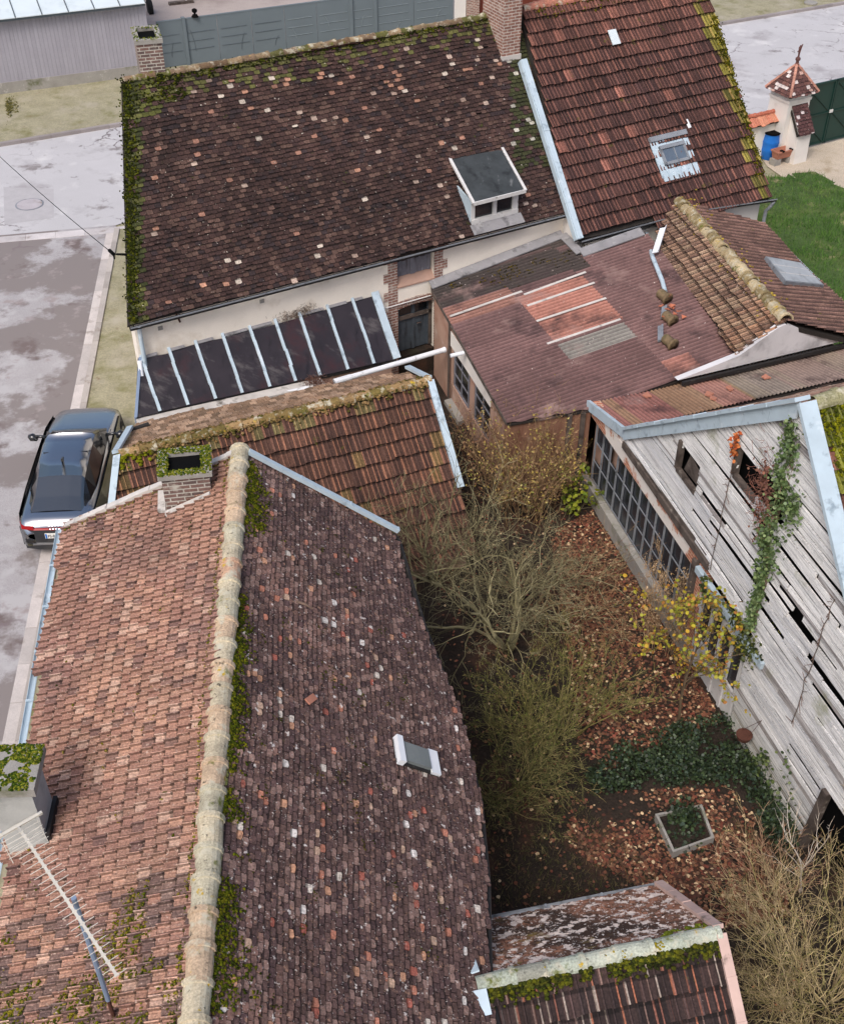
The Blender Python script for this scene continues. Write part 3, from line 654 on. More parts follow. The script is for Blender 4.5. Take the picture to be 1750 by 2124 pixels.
m.box(b0, fu*.1, fv*.1, Z*fh); m.box(b0+fu*(fwid-.16), fu*.16, fv*.1, Z*fh); m.box(b0+fu*(fwid*.5-.05), fu*.1, fv*.08, Z*fh)
m.box(b0-fv*.02, fu*fwid, fv*.16, Z*.13); m.box(b0+Z*(fh-.08), fu*fwid, fv*.09, Z*.08); m.build('dormer_frame', M['whitepaint'], dm)
m = MB(); m.box(b0+fu*.05+fv*.06, fu*(fwid-.1), fv*.02, Z*(fh-.03)); m.build('pane', M['glass'], dm)
m = MB()
for o in (b0-fu*.01, b1-fu*.03):
    bk = o+fv*1.3; m.prism([o+fv*.02, o+fv*.02+Z*fh, o+fv*1.35+Z*(fh+.3), o+fv*1.35+Z*.2], fu*.04)
m.build('cheek', M['zinc'], dm)
m = MB(); m.prism([b0-fv*.03-fu*.06+Z*.01, b1-fv*.03+fu*.06+Z*.01, b1-fv*.26-Z*.16+fu*.06, b0-fv*.26-Z*.16-fu*.06], nA*.025); m.build('apron', M['greycement'], dm)
# ---------------------------------------------------------------- house wing with ribbed tiles
C0 = E0+Z*.28
HC = thing('house_wing', 'right-hand house wing with ribbed red-brown tile roof and square skylight', 'house', fl(onp(1200, 495, C0, nA), 0))
frC = frame_of(onp(1079, 15, C0, nA), nA, u)
pC = [to2(frC, onp(x, y, C0, nA)) for x, y in ((1079, 17), (1456, -48), (1599, 409), (1200, 495))]
rC = np.random.default_rng(8)
RBC = lambda c, r: mixc(c*1.5, S(150, 100, 84), r.uniform(.0, .5)) if r.random() < .75 else c*.95
def colC(uu, s, r):
    n = fbm(3, uu*.5, s*.5); q = scan(pC, min(max(s, .05), 5.9)); re = q[0][1]-uu if q else 1
    if re < .35+.25*n and r.random() < .7: return jitcol([S(110, 104, 20), S(84, 80, 22), S(132, 122, 30)][r.integers(3)], r, .2)
    b = mixc(S(70, 46, 44), S(112, 70, 58), r.random()*.4+.6*max(0, 1-s/2.2))
    if r.random() < .03: b = S(136, 84, 70)
    return jitcol(b*(.75+.45*n), r, .16)
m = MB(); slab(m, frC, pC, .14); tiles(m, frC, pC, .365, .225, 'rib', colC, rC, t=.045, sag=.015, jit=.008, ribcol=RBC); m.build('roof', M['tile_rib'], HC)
tC0 = onp(1079, 17, C0, nA); tC1 = onp(1456, -48, C0, nA); eC0 = onp(1200, 495, C0, nA); eC1 = onp(1599, 409, C0, nA)
m = MB(); bk = 7.4
m.prism([tC0, tC1, tC1+v*4-Z*4, tC0+v*4-Z*4], -Z*.1, S(104, 66, 58)); m.build('roof', M['tile_rib'], HC)
m = MB(); k0, k1 = eC0+v*.22+u*.1, eC1+v*.22-u*.16
zc = eC0[2]-.14
m.prism([fl(k0, -.1), fl(k1, -.1), fl(k1+v*7.2, -.1), fl(k0+v*7.2, -.1)], Z*(min(eC0[2], eC1[2])-.05))
for kk in (k0, k1): m.prism([fl(kk, zc-.1), fl(kk+v*4.2, zc+4.05), fl(kk+v*7.2, zc-.1)], u*.2*(1 if kk is k0 else -1))
m.build('wall', M['white'], HC)
m = MB(); gutter(m, eC0-v*.07-Z*.06, eC0+u*2.7-v*.07-Z*.06, .06); gutter(m, eC0+u*3.6-v*.07-Z*.06, eC1-v*.07-Z*.06+u*.1, .06); m.build('gutter', M['blackgutter'], HC)
m = MB(); m.box(eC0-v*.13-Z*.045, u*2.7, -v*.012, Z*.03); m.box(eC0+u*3.6-v*.13-Z*.045, eC1+u*.1-eC0-u*3.6, -v*.012, Z*.03); m.build('gutter_rim', M['greyzinc'], HC)
m = MB(); q = eC1+u*.06-v*.07; m.tube([q-Z*.1, q-Z*.25+v*.02-u*.08, q-Z*.42+v*.12-u*.12, fl(q+v*.14-u*.12, 1.4)], .05, 10); m.build('downpipe', M['greyzinc'], HC)
m = MB(); ff = frC; strip(m, [onp(1083, 126, C0, nA), onp(1200, 496, C0, nA)], u*.17, nA*.1, 1.0); m.box(onp(1083, 126, C0, nA)-u*.1-nA*.1, u*.05, onp(1200, 496, C0, nA)-onp(1083, 126, C0, nA), nA*.16); m.build('verge_flashing', M['zinc'], HC)
m = MB(); ridge_caps(m, tC0+u*.05-Z*.02, tC1-Z*.02, .13, .38, lambda r: jitcol(S(178, 118, 100), r, .15), rC); m.build('ridge_cap', M['ridge'], HC)
sp = []
for i in range(420):
    s = rC.uniform(.3, 5.9); q = scan(pC, s)
    if q and fbm(4, s*.9, 2) > .36: sp.append((q[0][1]-abs(rC.normal(0, .13)), s))
for i in range(60): sp.append((rC.uniform(.3, 4), abs(rC.normal(0, .2))+.1))
m = MB(); moss_on(m, frC, sp, rC, .025, .07, [S(112, 106, 16), S(140, 128, 26), S(84, 84, 18), S(66, 72, 16)], .05); m.build('moss', M['moss'], HC, stuff=True)
# skylight: zinc surround, frame, pane
P2 = lambda x, y, h=0.: onp(x, y, C0, nA)+nA*h
Sd = frC[2]
a, b, c, d = P2(1342, 295), P2(1418, 277), P2(1441, 356), P2(1372, 371)
su, sw = u, float((b-a)@u); sh = float((d-a)@Sd); a = a+u*.02
m = MB(); m.box(a+nA*.03, u*sw, Sd*sh, nA*.03); sk = m.build('skylight', M['zinc'], HC)
m = MB(); fx, fy, fw_, fh_ = .2, .22, sw-.42, sh-.52
o = a+u*fx+Sd*fy
m.box(o, u*fw_, Sd*.1, nA*.15); m.box(o+Sd*(fh_-.08), u*fw_, Sd*.08, nA*.13); m.box(o, u*.06, Sd*fh_, nA*.13); m.box(o+u*(fw_-.06), u*.06, Sd*fh_, nA*.13); m.box(o+u*(fw_*.52), u*.025, Sd*fh_, nA*.12)
m.box(a-Sd*.08+nA*.03, u*sw, Sd*.14, nA*.09)
m.build('frame', M['greyzinc'], sk)
m = MB(); m.box(o+u*.05+Sd*.08, u*(fw_-.1), Sd*(fh_-.14), nA*.105); m.build('pane', M['skyglass'], sk)
m = MB()
for i in range(7): m.box(a+u*(sw*i/7+.02)+Sd*(sh-.2)+nA*.03, u*(sw/7-.05), Sd*.32, nA*.05)
m.build('apron', M['zinc'], sk)
a = P2(1257, 66, .05); m = MB(); m.box(a, u*.26, Sd*.42, nA*.03); m.build('glass_tile', M['sheet'], HC)
a = P2(1421, 250, .03); m = MB(); m.tube([a, a+Sd*.25+nA*.03], .05, 8); m.build('vent_pipe', M['whitepvc'], HC)
# small window in the side wall
m = MB(); kk = k0-u*.02; o = fl(kk+v*.75, 2.05); m.box(o, v*.42, -u*.03, Z*.62); wd = m.build('window', M['whitepaint'], HC)
m = MB(); m.box(o+v*.06-u*.03+Z*.06, v*.3, -u*.01, Z*.5); m.build('pane', M['glass'], wd)
# ---------------------------------------------------------------- dark lean-to against the long house
PW = E0+inn
t0, t1 = onp(290, 742, PW, v), onp(777, 613, PW, v)
t1 = t0+u*float((t1-t0)@u)                                       # level top edge
HL = thing('lean_to', 'low lean-to with dark panel roof and pale battens against the cream wall', 'lean-to', fl(t0-v*1., 0))
bR = onp(823, 746, t1, u)
nL_ = plane3(t0, t1, bR)
bL = onp(281, 867, t0, nL_); sdn = nrm(np.cross(u, nL_)); sdn = sdn if sdn[2] < 0 else -sdn
LT = float((t1-t0)@u)
m = MB(); m.prism([t0-nL_*.05+v*.1, t1-nL_*.05+v*.1, bR-nL_*.05, bL-nL_*.05], -Z*.06); m.build('roof', M['blackgutter'], HL)
pxs = [293, 350, 406, 462, 518, 571, 621, 678, 731, 777]; us = [float((onp(x, 742-(x-290)*.262, PW, v)-t0)@u) for x in pxs]
smax = float((bR-t0)@sdn)
def lowedge(a): # depth of the roof at u=a: lower edge bL-bR
    d0, d1 = bL-t0, bR-t0; x0, s0, x1, s1 = d0@u, d0@sdn, d1@u, d1@sdn
    return float(s0+(s1-s0)*(a-x0)/(x1-x0))
rl = np.random.default_rng(4)
pl = float((bL-t0)@u); slf = float((bL-t0)@sdn)
for i in range(len(us)):
    if i == 0:
        tri = [t0, t0+sdn*lowedge(0.), bL]; m = MB(); m.prism([p+nL_*.0 for p in tri], -nL_*.03); m.build('roof_panel', M['roofdark'], HL); continue
    a, b = us[i-1]+.03, us[i]-.03; dz = rl.uniform(-.01, .01)
    m = MB(); m.prism([t0+u*a+nL_*dz+sdn*rl.uniform(0, .08), t0+u*b+nL_*dz+sdn*rl.uniform(0, .08), t0+u*b+sdn*(lowedge(b)-.02)+nL_*dz, t0+u*a+sdn*(lowedge(a)-.02)+nL_*dz], -nL_*.03); m.build('roof_panel', M['roofdark'], HL)
for i, a in enumerate(us):
    e = lowedge(a)-.05; w_ = .07 if i < len(us)-1 else .2
    m = MB(); p0 = t0+u*(a-w_/2)+nL_*.005-sdn*.05; nseg = 4
    for k in range(nseg): m.box(p0+sdn*((e+.05)*k/nseg)+nL_*rl.uniform(0, .012)+u*rl.normal(0, .006), u*w_, sdn*((e+.05)/nseg+.02), nL_*.04)
    m.build('batten', M['zinc'], HL)
m = MB(); m.box(t0+nL_*.0, u*.04, bL-t0, nL_*.06); m.box(t0-u*.02-Z*.35, u*.04, bL-t0, Z*.37); m.build('edge_flashing', M['bluesteel'], HL)
m = MB(); bLo = t0+sdn*lowedge(0.)
q0, q1 = bL-nL_*.08, t0+u*us[6]+sdn*lowedge(us[6])-nL_*.08
m.prism([q0-v*-.05+Z*.0, q1-v*-.05+Z*.0, q1-v*.36+Z*.02, q0-v*.36+u*.04+Z*.02], -Z*.25); m.build('mortar_ledge', M['cement'], HL)
m = MB(); m.prism([fl(t0+v*.05, -.05), fl(t1+v*.05-u*.1, -.05), fl(bR+v*.1-u*.1, -.05), fl(bL+v*.1+u*.06, -.05)], Z*1.55); m.build('wall', M['pinkwall'], HL)
m = MB(); m.prism([fl(t1+v*.05-u*.12, 1.4), fl(t1+v*.05-u*.12, t1[2]-.1), fl(bR+v*.1-u*.12, bR[2]-.1), fl(bR+v*.1-u*.12, 1.4)], u*.1); m.build('wall', M['pinkwall'], HL)
m = MB()   # white wall flashing bits along the top
for i in range(len(us)-1):
    if i in (5,): continue
    m = MB(); m.box(t0+u*(us[i]+.05)+nL_*.01-sdn*.02, u*(us[i+1]-us[i]-.1)*rl.uniform(.4, 1), sdn*.07, nL_*.03); m.build('wall_flashing', M['greycement'], HL)
# short white pipe end at the left corner
m = MB(); a0 = onp(290, 748, t0-v*.1, v); a1 = onp(294, 780, t0-v*.25, v); m.tube([a0, a1], .055, 10); m.build('downpipe', M['whitepvc'], HL)
# ---------------------------------------------------------------- tiled shed between the lean-to and the front house
ud = azv(66.5); vd = azv(-23.5)
d0, d1 = at(242, 945, 3.2), at(890, 790, 3.2)
dq = onp(953, 1010, d1, azv(66.5)); nDf = plane3(d0, d1, dq)
dbk = onp(846, 768, d1, azv(66.5)); nDb = plane3(d0, d1, dbk)
HD = thing('tiled_shed', 'long low shed with brown ribbed tiles, zinc end flashings and a dry-mossed ridge', 'shed', fl(dq, 0))
frD = frame_of(d0, nDf, ud); rD = np.random.default_rng(14)
SdD = frD[2]
pD = [to2(frD, p) for p in (d0, d1, dq, onp(985, 1130, d1, nDf))]
lD = to2(frD, onp(228, 1045, d0, nDf)); sD = pD[3][1]+.15
pD = [pD[0], pD[1], pD[2], (pD[3][0], sD), (lD[0]-.05, sD), (lD[0], lD[1])]
def colD(uu, s, r):
    n = fbm(5, uu*.7, s*.7); b = mixc(S(80, 54, 46), S(106, 70, 54), r.random())
    if s < .22 and r.random() < .5: b = S(112, 100, 58)
    if n > .6 and r.random() < .4: b = mixc(b, S(120, 100, 48), .6)
    return jitcol(b*(.75+.45*n), r, .16)
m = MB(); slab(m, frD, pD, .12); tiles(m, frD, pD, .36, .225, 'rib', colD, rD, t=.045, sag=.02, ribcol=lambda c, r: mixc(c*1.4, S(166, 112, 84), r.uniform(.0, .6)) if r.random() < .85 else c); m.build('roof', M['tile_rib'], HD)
frDb = frame_of(d0, nDb, ud); SdB = frDb[2]
bl_ = onp(283, 878, d0, nDb)
pDb = [to2(frDb, p) for p in (d0, d1, dbk, bl_)]
m = MB(); slab(m, frDb, pDb, .1)
tiles(m, frDb, pDb, .2, .16, 'plain', lambda a, s, r: jitcol([S(168, 134, 104), S(146, 112, 82), S(126, 98, 72)][r.integers(3)], r, .2), rD, t=.02); m.build('roof', M['tile_red'], HD)
m = MB(); ridge_caps(m, d0+ud*.05, d1-ud*.03, .11, .36, lambda r: jitcol([S(150, 122, 84), S(120, 100, 60), S(104, 90, 48)][r.integers(3)], r, .2), rD, wob=.008); m.build('ridge_cap', M['ridge'], HD)
m = MB()
for i in range(800):
    a = rD.uniform(.05, 1)*np.linalg.norm(d1-d0); s = abs(rD.normal(0, .09)); p = d0+ud*a+SdD*s+nDf*.06 if rD.random() < .65 else d0+ud*a+SdB*s*.8+nDb*.07
    blob(m, p+Z*.03, rD.uniform(.02, .05), rD, jitcol([S(124, 100, 62), S(100, 84, 50), S(80, 74, 36), S(140, 114, 78)][rD.integers(4)], rD, .2), .6)
for i in range(90): blob(m, d0+ud*abs(rD.normal(0, .35))+SdD*abs(rD.normal(0, .12))+nDf*.06, rD.uniform(.02, .06), rD, S(120, 122, 24)*rD.uniform(.6, 1.1), .6)
m.build('moss', M['moss'], HD, stuff=True)
m = MB(); strip(m, [d1+nDf*.05, dq+nDf*.03], ud*.15, nDf*.07, 1.1); m.build('verge_flashing', M['zinc'], HD)
m = MB(); strip(m, [dbk+nDb*.05, d1+nDb*.05], ud*.13, nDb*.06, 1.1)
m.build('verge_flashing', M['zinc'], HD)
m = MB(); strip(m, [d0+nDf*.05, onp(231, 1045, d0, nDf)+nDf*.04], ud*.14, nDf*.07, 1.2); m.build('verge_flashing', M['zinc'], HD)
m = MB(); strip(m, [onp(272, 893, d0, nDb)+nDb*.05, d0+nDb*.05], ud*.13, nDb*.06, 1.2); m.build('verge_flashing', M['zinc'], HD)
m = MB(); pw = [d0+SdB*1.0, d1+SdB*1.0, d1+SdD*(dq-d1)@SdD if False else dq, onp(228, 1045, d0, nDf)]
wz = min(dq[2], 2.2)-.25
foot = [fl(bl_+ud*.15, -.05), fl(dbk-ud*.12, -.05), fl(dq-ud*.1, -.05), fl(onp(985, 1130, d1, nDf)-ud*.2, -.05), fl(onp(228, 1045, d0, nDf)+ud*.2-vd*1.5, -.05)]
m.prism(foot, Z*(wz-.55))
for c in (d0+ud*.2, d1-ud*.15):
    sl = float((dq-d1)@SdD)
    m.prism([fl(c+SdB*.8, wz-.65), c+SdB*.75-Z*.15, c-Z*.15, c+SdD*sl-Z*.15, fl(c+SdD*sl, wz-.65)], ud*.2*(1 if c is not d1 else -1))
m.build('wall', M['pinkwall'], HD)
m = MB(); q = onp(262, 895, d0+SdB*.9-Z*.3, Z); m.tube([q, q+ud*.5+Z*.05], .05, 8); m.build('gutter_end', M['blackgutter'], HD)
# ---------------------------------------------------------------- front house (nearest), orange-pink slope to the street, purple plain tiles to the garden
bL_ = at(140, 1088, 4.5); bR_ = onp(497, 935, bL_, azv(176)); bE_ = onp(815, 1102, bL_, azv(176)); bN_ = at(403, 2115, bR_[2]); 
rd = nrm(bR_-bN_); nBr = plane3(bR_, bN_, bE_); nBl = plane3(bR_, bN_, bL_)
HB = thing('front_house', 'nearest house, pinkish interlocking tiles on one slope and mottled purple plain tiles on the other', 'house', fl(bR_-rd*5, 0))
rB = np.random.default_rng(19)
frR = frame_of(bR_, nBr, -rd)
pxR = ((826, 1117), (877, 1290), (948, 1472), (993, 1653), (1008, 1815), (1012, 2000), (1034, 2160))
eR = [onp(x, y, bR_, nBr) for x, y in pxR]; eR.append(eR[-1]-rd*3)
pR = [to2(frR, p) for p in [bR_, bE_]+eR]+[(to2(frR, eR[-1])[0], 0.)]
def colR(uu, s, r):
    n = fbm(6, uu*.45, s*.6); n2 = fbm(7, uu*1.6, s*1.6); p = r.random()
    if s < .16 and r.random() < .6: return jitcol(S(104, 106, 44), r, .3)
    lp = .008+.08*max(0, n2-.5)+(.012 if uu > 5 else 0)
    if p < lp: return jitcol([S(196, 182, 168), S(206, 196, 188), S(186, 150, 124)][r.integers(3)], r, .12)
    if p < lp+.026: return jitcol([S(176, 108, 82), S(186, 132, 98), S(160, 84, 66)][r.integers(3)], r, .14)
    if p < lp+.22: return jitcol(S(132, 102, 92), r, .18)
    b = mixc(S(84, 61, 60), S(102, 75, 67), r.random())
    if n > .55 and r.random() < .5: b = mixc(b, S(132, 96, 84), .7)
    return jitcol(b*(.82+.36*n), r, .2)
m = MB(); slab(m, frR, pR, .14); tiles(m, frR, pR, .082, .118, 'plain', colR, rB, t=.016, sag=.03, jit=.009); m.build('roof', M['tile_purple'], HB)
frL = frame_of(bR_, nBl, -rd)
pxL = ((137, 1090), (59, 1560), (26, 1728), (-6, 1900), (-40, 2160))
eL = [onp(x, y, bR_, nBl) for x, y in pxL]; eL.append(eL[-1]-rd*3)
pL = [to2(frL, bR_)]+[to2(frL, p) for p in eL]+[(to2(frL, eL[-1])[0], 0.)]
def colL(uu, s, r):
    n = fbm(2, uu*.6, s*.6); p = r.random()
    b = mixc(S(198, 148, 120), S(168, 118, 98), r.random()); b = mixc(b, S(146, 108, 100), min(1, max(0, (n-.42)*2.6))*.8)
    if s > 2.5: b = mixc(b, S(134, 92, 86), .3)
    if p < .07: b = mixc(b, S(214, 176, 152), .6)
    if p > .92: b = mixc(b, S(112, 84, 82), .6)
    if uu > 7.6 and r.random() < .35: b = mixc(b, S(112, 92, 88), .7)
    return jitcol(b, r, .12)
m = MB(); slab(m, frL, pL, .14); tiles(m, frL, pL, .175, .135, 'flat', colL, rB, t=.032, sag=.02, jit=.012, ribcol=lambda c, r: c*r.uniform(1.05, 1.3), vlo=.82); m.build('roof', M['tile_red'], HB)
m = MB()
def colridB(r): return jitcol([S(190, 178, 152), S(182, 170, 146), S(186, 162, 136), S(172, 164, 142), S(178, 144, 120)][r.integers(5)], r, .1)
rbase = bR_-Z*.05
ridge_caps(m, rbase-rd*12.2, rbase+rd*.03, .148, .40, colridB, rB, wob=.014, ang=1.6); m.build('ridge_cap', M['ridge'], HB, smooth=False)
m = MB(); strip(m, [bR_-rd*.02+nBr*.05+frR[2]*.12, bE_+nBr*.03+frR[2]*.05], -rd*.09, nBr*.07, 1.0); m.build('verge_flashing', M['zinc'], HB)
m = MB()   # mortar verge on the other side
nv = 16; vL = bL_-bR_
for i in range(nv):
    p = bR_+vL*(i/nv)+nBl*.0; m.box(p+nBl*rB.uniform(.0, .015)+rd*.0, vL/nv*.98, -rd*.12, nBl*.06)
m.build('verge_mortar', M['cement'], HB)
m = MB()
g0, g1 = bL_-rd*-.05, eL[-1]
for a, b in zip([eL[0]]+eL[1:-1], eL[1:]): gutter(m, a+frL[2]*.12+Z*.02, b+frL[2]*.12+Z*.02, .05)
m.build('gutter', M['zinc'], HB)
m = MB()
for a, b in zip([bE_]+eR[:-1], eR): 
    sdv = frR[2]; m.box(a+sdv*.03-nBr*.12, b-a, sdv*.05, nBr*.10)
m.build('gutter', M['blackgutter'], HB)
m = MB()
for a, b in zip(eR[1:-1], eR[2:]): m.tube([a+frR[2]*.11-nBr*.07, b+frR[2]*.11-nBr*.07], .018, 6)
m.build('gutter_rim', M['timber'], HB)
lf = nrm(np.cross(Z, rd)); 
m = MB(); ft = [fl(bL_+vL*-.06-rd*.15, -.1), fl(bE_-frR[2]*.25-rd*.15, -.1), fl(eR[2]-frR[2]*.25, -.1), fl(eR[5]-frR[2]*.25, -.1), fl(eR[-1]-frR[2]*.25, -.1), fl(eL[-1]-frL[2]*.25, -.1)]
m.prism(ft, Z*3.05)
m.prism([fl(bL_-vL*.07-rd*.15, 2.9), bL_-vL*.07-rd*.15-Z*.2, bR_-rd*.15-Z*.2, bE_-frR[2]*.25-rd*.15-Z*.2, fl(bE_-frR[2]*.25-rd*.15, 2.9)], -rd*.25)
m.box(fl(bL_-vL*.07-rd*.2, 2.9), (eL[-1]-frL[2]*.25)-(bL_-vL*.07-rd*.2)-Z*((eL[-1]-frL[2]*.25)-(bL_-vL*.07-rd*.2))[2], vL*-.06-Z*(vL*-.06)[2], Z*1.45)
m.build('wall', M['white'], HB)
# moss: along the ridge on the garden side, the gable verge, the near street-side corner
m = MB(); sp = []
for i in range(2600):
    a = rB.uniform(.2, 10.5)
    if fbm(1, a*1.7, 7.) < .34+.12*rB.random(): continue
    sp.append((a, .13+abs(rB.normal(0, .11))*(.2+2.2*fbm(2, a*1.9, 3)**1.5*1.6)))
moss_on(m, frR, sp, rB, .02, .05, [S(112, 118, 24), S(86, 96, 22), S(134, 130, 32), S(66, 76, 22)], .035)
for i in range(46):
    a, s = rB.uniform(.5, 9.5), rB.uniform(.4, 3.3)
    moss_on(m, frR, [(a+rB.normal(0, .06), s+rB.normal(0, .06)) for _ in range(5)], rB, .012, .035, [S(92, 92, 34), S(76, 82, 26), S(110, 96, 48)], .025)
m.build('moss', M['moss'], HB, stuff=True)
m = MB(); sp = []
for i in range(240):
    t_ = rB.random(); q = to2(frL, bR_+vL*t_); sp.append((q[0]+.1+abs(rB.normal(0, .05)), q[1]))
for i in range(40): sp.append((rB.uniform(.2, 1.6), rB.uniform(.5, 2.6)))
for i in range(5200):
    a, s = rB.uniform(6.7, 9.5), rB.uniform(.15, 3.2)
    if fbm(4, a*2.2, s*2.2)+.26*(a-8.0) > .60: sp.append((a, s))
for i in range(110):
    a, s = rB.uniform(1, 8), rB.uniform(.2, 2.8)
    if fbm(3, a, s)+.05*(a-4) > .5: sp.append((a, s))
for i in range(260):
    a = rB.uniform(.2, 9); sp.append((a, .17+abs(rB.normal(0, .025))))
moss_on(m, frL, sp, rB, .016, .045, [S(132, 132, 28), S(104, 112, 26), S(158, 146, 40), S(82, 92, 26), S(170, 150, 70)], .035)
m.build('moss', M['moss'], HB, stuff=True)
# chimney on the far end
cf, cr_ = onp(347, 1063, bR_, nBl), onp(439, 1022, bR_, nBl)
ca = azv(81); cb = azv(-9); wch = float((cr_-cf)@ca); zt_ = zup(cf, 985)
ch = chimney(HB, cf-Z*0, ca*wch, cb*.62, cf[2]-.3, zt_, M['brickgrey'], M['concrete'], cap=.09, capo=.05, moss=800, rng=rB)
m = MB(); m.box(cf-cb*.03+nBl*.0, cr_-cf, -cb*.10, nBl*.06); m.box(cf-ca*.12, ca*.12, cb*.5+Z*.02, nBl*.05); m.build('chimney_flashing', M['cement'], HB)
# chimney at the street eave, capped and mossy
P = onp(100, 1748, bR_, nBl); ztc = zup(P, 1626); ca = azv(88); cb = azv(-4)
chimney(HB, P-ca*.50, ca*.50, cb*.50, 1.0, ztc, mat('pale_cement_stack', S(176, 176, 172), var=.2, vs=2, stains=[((128, 130, 126), 1.6, .5, .7, 8, 3), ((90, 90, 88), 4, .64, .78, 8, 5)], bump=.2), M['concrete'], cap=.13, capo=.085, hole=False, moss=900, rng=rB)
m = MB(); m.box(P+ca*.002+Z*.02, ca*.05, cb*.56-Z*.0, Z*.16); m.build('chimney_flashing', M['blackgutter'], HB)
# roof light on the purple slope
SdR = frR[2]
P2 = lambda x, y, h=0.: onp(x, y, bR_, nBr)+nBr*h
a, d = P2(813, 1535), P2(897, 1585); ww = abs(float((d-a)@rd)); a = P2(812, 1535)
SdR = nrm(P2(897, 1567)-P2(812, 1538)); rdS = nrm(np.cross(nBr, SdR)); rdS = rdS if rdS@rd > 0 else -rdS; rd_keep = rd; rd = rdS
c_len = float(np.linalg.norm(P2(897, 1567)-P2(812, 1538)))
ln_ = -rd*.40
m = MB(); m.box(a+nBr*.02-SdR*.0, ln_, SdR*c_len, nBr*.03); sk = m.build('skylight', M['blackgutter'], HB)
m = MB(); m.box(a-rd*-.02+nBr*.03, ln_*1.1, SdR*.10, nBr*.10); m.build('head_flashing', M['whitepvc'], sk)
m = MB(); m.box(a+SdR*(c_len-.14)+nBr*.03+rd*.0, ln_*1.0, SdR*.16, nBr*.05); m.build('apron', M['whitepvc'], sk)
m = MB(); m.box(a+SdR*.11-rd*.04+nBr*.04, ln_*.8, SdR*(c_len-.27), nBr*.06); rd = rd_keep; m.build('pane', mat('dull_glass', S(116, 122, 122), var=.15, vs=3, rough=.15, spec=.7), sk)
# ---------------------------------------------------------------- small outbuilding bottom right
i0, i1 = at(1003, 2037, 3.55), at(1490, 1935, 3.55); ui = nrm(i1-i0); vi = A([-ui[1], ui[0], 0.])
ibk = onp(1366, 1838, i1, ui); ifr = onp(1534, 2130, i1, ui)
nIb, nIf = plane3(i0, i1, ibk), plane3(i0, i1, ifr)
HI = thing('outbuilding', 'small outbuilding with lichen-white tiles behind its ridge and dark striped ribbed tiles in front', 'shed', fl(i1, 0))
rI = np.random.default_rng(23)
frIb = frame_of(i0, nIb, ui); frIf = frame_of(i0, nIf, ui)
pIb = [to2(frIb, p) for p in (i0, i1, ibk, onp(1016, 1908, i0, nIb))]
m = MB(); slab(m, frIb, pIb, .1)
tiles(m, frIb, pIb, .085, .12, 'plain', lambda a, s, r: jitcol([S(160, 106, 78), S(146, 96, 70), S(122, 86, 66)][r.integers(3)], r, .15), rI, t=.014, sag=.01); m.build('roof', M['tile_lichen'], HI)
pIf = [to2(frIf, p) for p in (i0, i1, ifr)]; pIf += [(pIf[2][0], pIf[2][1]+1.2), (pIf[0][0]-.15, pIf[2][1]+1.2)]
def colIf(a, s, r): return jitcol(mixc(S(54, 42, 42), S(74, 54, 51), r.random()), r, .2)
m = MB(); slab(m, frIf, pIf, .1)
tiles(m, frIf, pIf, .3, .20, 'rib', colIf, rI, t=.03, sag=.015, ribcol=lambda c, r: [S(164, 104, 80), S(140, 92, 78), S(120, 96, 88), c*1.4, S(150, 136, 126), c*1.2, c*1.2, c, c*1.5, c*1.3][r.integers(10)]*r.uniform(.75, 1.05)); m.build('roof', M['tile_rib'], HI)
m = MB(); ridge_caps(m, i0-ui*.1-Z*.03, i1-ui*.04-Z*.03, .115, .44, lambda r: jitcol([S(158, 164, 150), S(172, 176, 162), S(146, 146, 134)][r.integers(3)], r, .08), rI, ang=1.6); m.build('ridge_cap', M['ridge'], HI)
m = MB()
for i in range(850):
    a = rI.random()*np.linalg.norm(i1-i0)
    if fbm(6, a*2.3, 1.) < .30: continue
    blob(m, i0+ui*a+frIf[2]*(.08+abs(rI.normal(0, .08)))+nIf*.07, rI.uniform(.015, .04), rI, jitcol([S(92, 92, 24), S(60, 66, 22), S(42, 46, 20), S(74, 74, 26)][rI.integers(4)], rI, .25), .6)
for cx in (.25, .55, .72):
    for i in range(34): blob(m, i0+(i1-i0)*cx+ui*rI.normal(0, .06)+frIf[2]*rI.normal(.05, .03)+Z*.085, rI.uniform(.008, .02), rI, S(168, 150, 40)*rI.uniform(.7, 1.1), .5)
for i in range(60): blob(m, i1-ui*rI.uniform(.05, .7)+frIb[2]*rI.uniform(.08, .3)+nIb*.03, rI.uniform(.015, .04), rI, S(120, 128, 40)*rI.uniform(.7, 1.1), .5)
m.build('moss', M['moss'], HI, stuff=True)
m = MB(); pk = S(186, 150, 140)
strip(m, [ibk+nIb*.03, i1+nIb*.05], ui*.13, nIb*.05, .55); strip(m, [i1+nIf*.05, ifr+nIf*.04+frIf[2]*1.0], ui*.13, nIf*.05, .55); m.build('verge_tile', mat('pale_pink_verge', S(196, 168, 158), var=.15, vs=3, stains=[((120, 104, 96), 4, .58, .72, 8, 3)]), HI)
m = MB(); gutter(m, onp(1016, 1908, i0, nIb)+frIb[2]*.05, ibk+frIb[2]*.05, .05); m.build('gutter', M['greyzinc'], HI)
m = MB(); m.box(i0-ui*.28+vi*.10+Z*.02, ui*.25+Z*.06, vi*.28-Z*.1, nIb*.02); m.box(i0-ui*.22-vi*.38-Z*.06, ui*.22, vi*.28+Z*.1, nIf*.02); m.build('lead_flashing', M['zinc'], HI)
m = MB(); m.prism([fl(onp(1016, 1908, i0, nIb)-frIb[2]*.1, -.05), fl(ibk-frIb[2]*.1-ui*.1, -.05), fl(ifr+frIf[2]*1.0-ui*.1, -.05), fl(i0+frIf[2]*2.2, -.05)], Z*2.3)
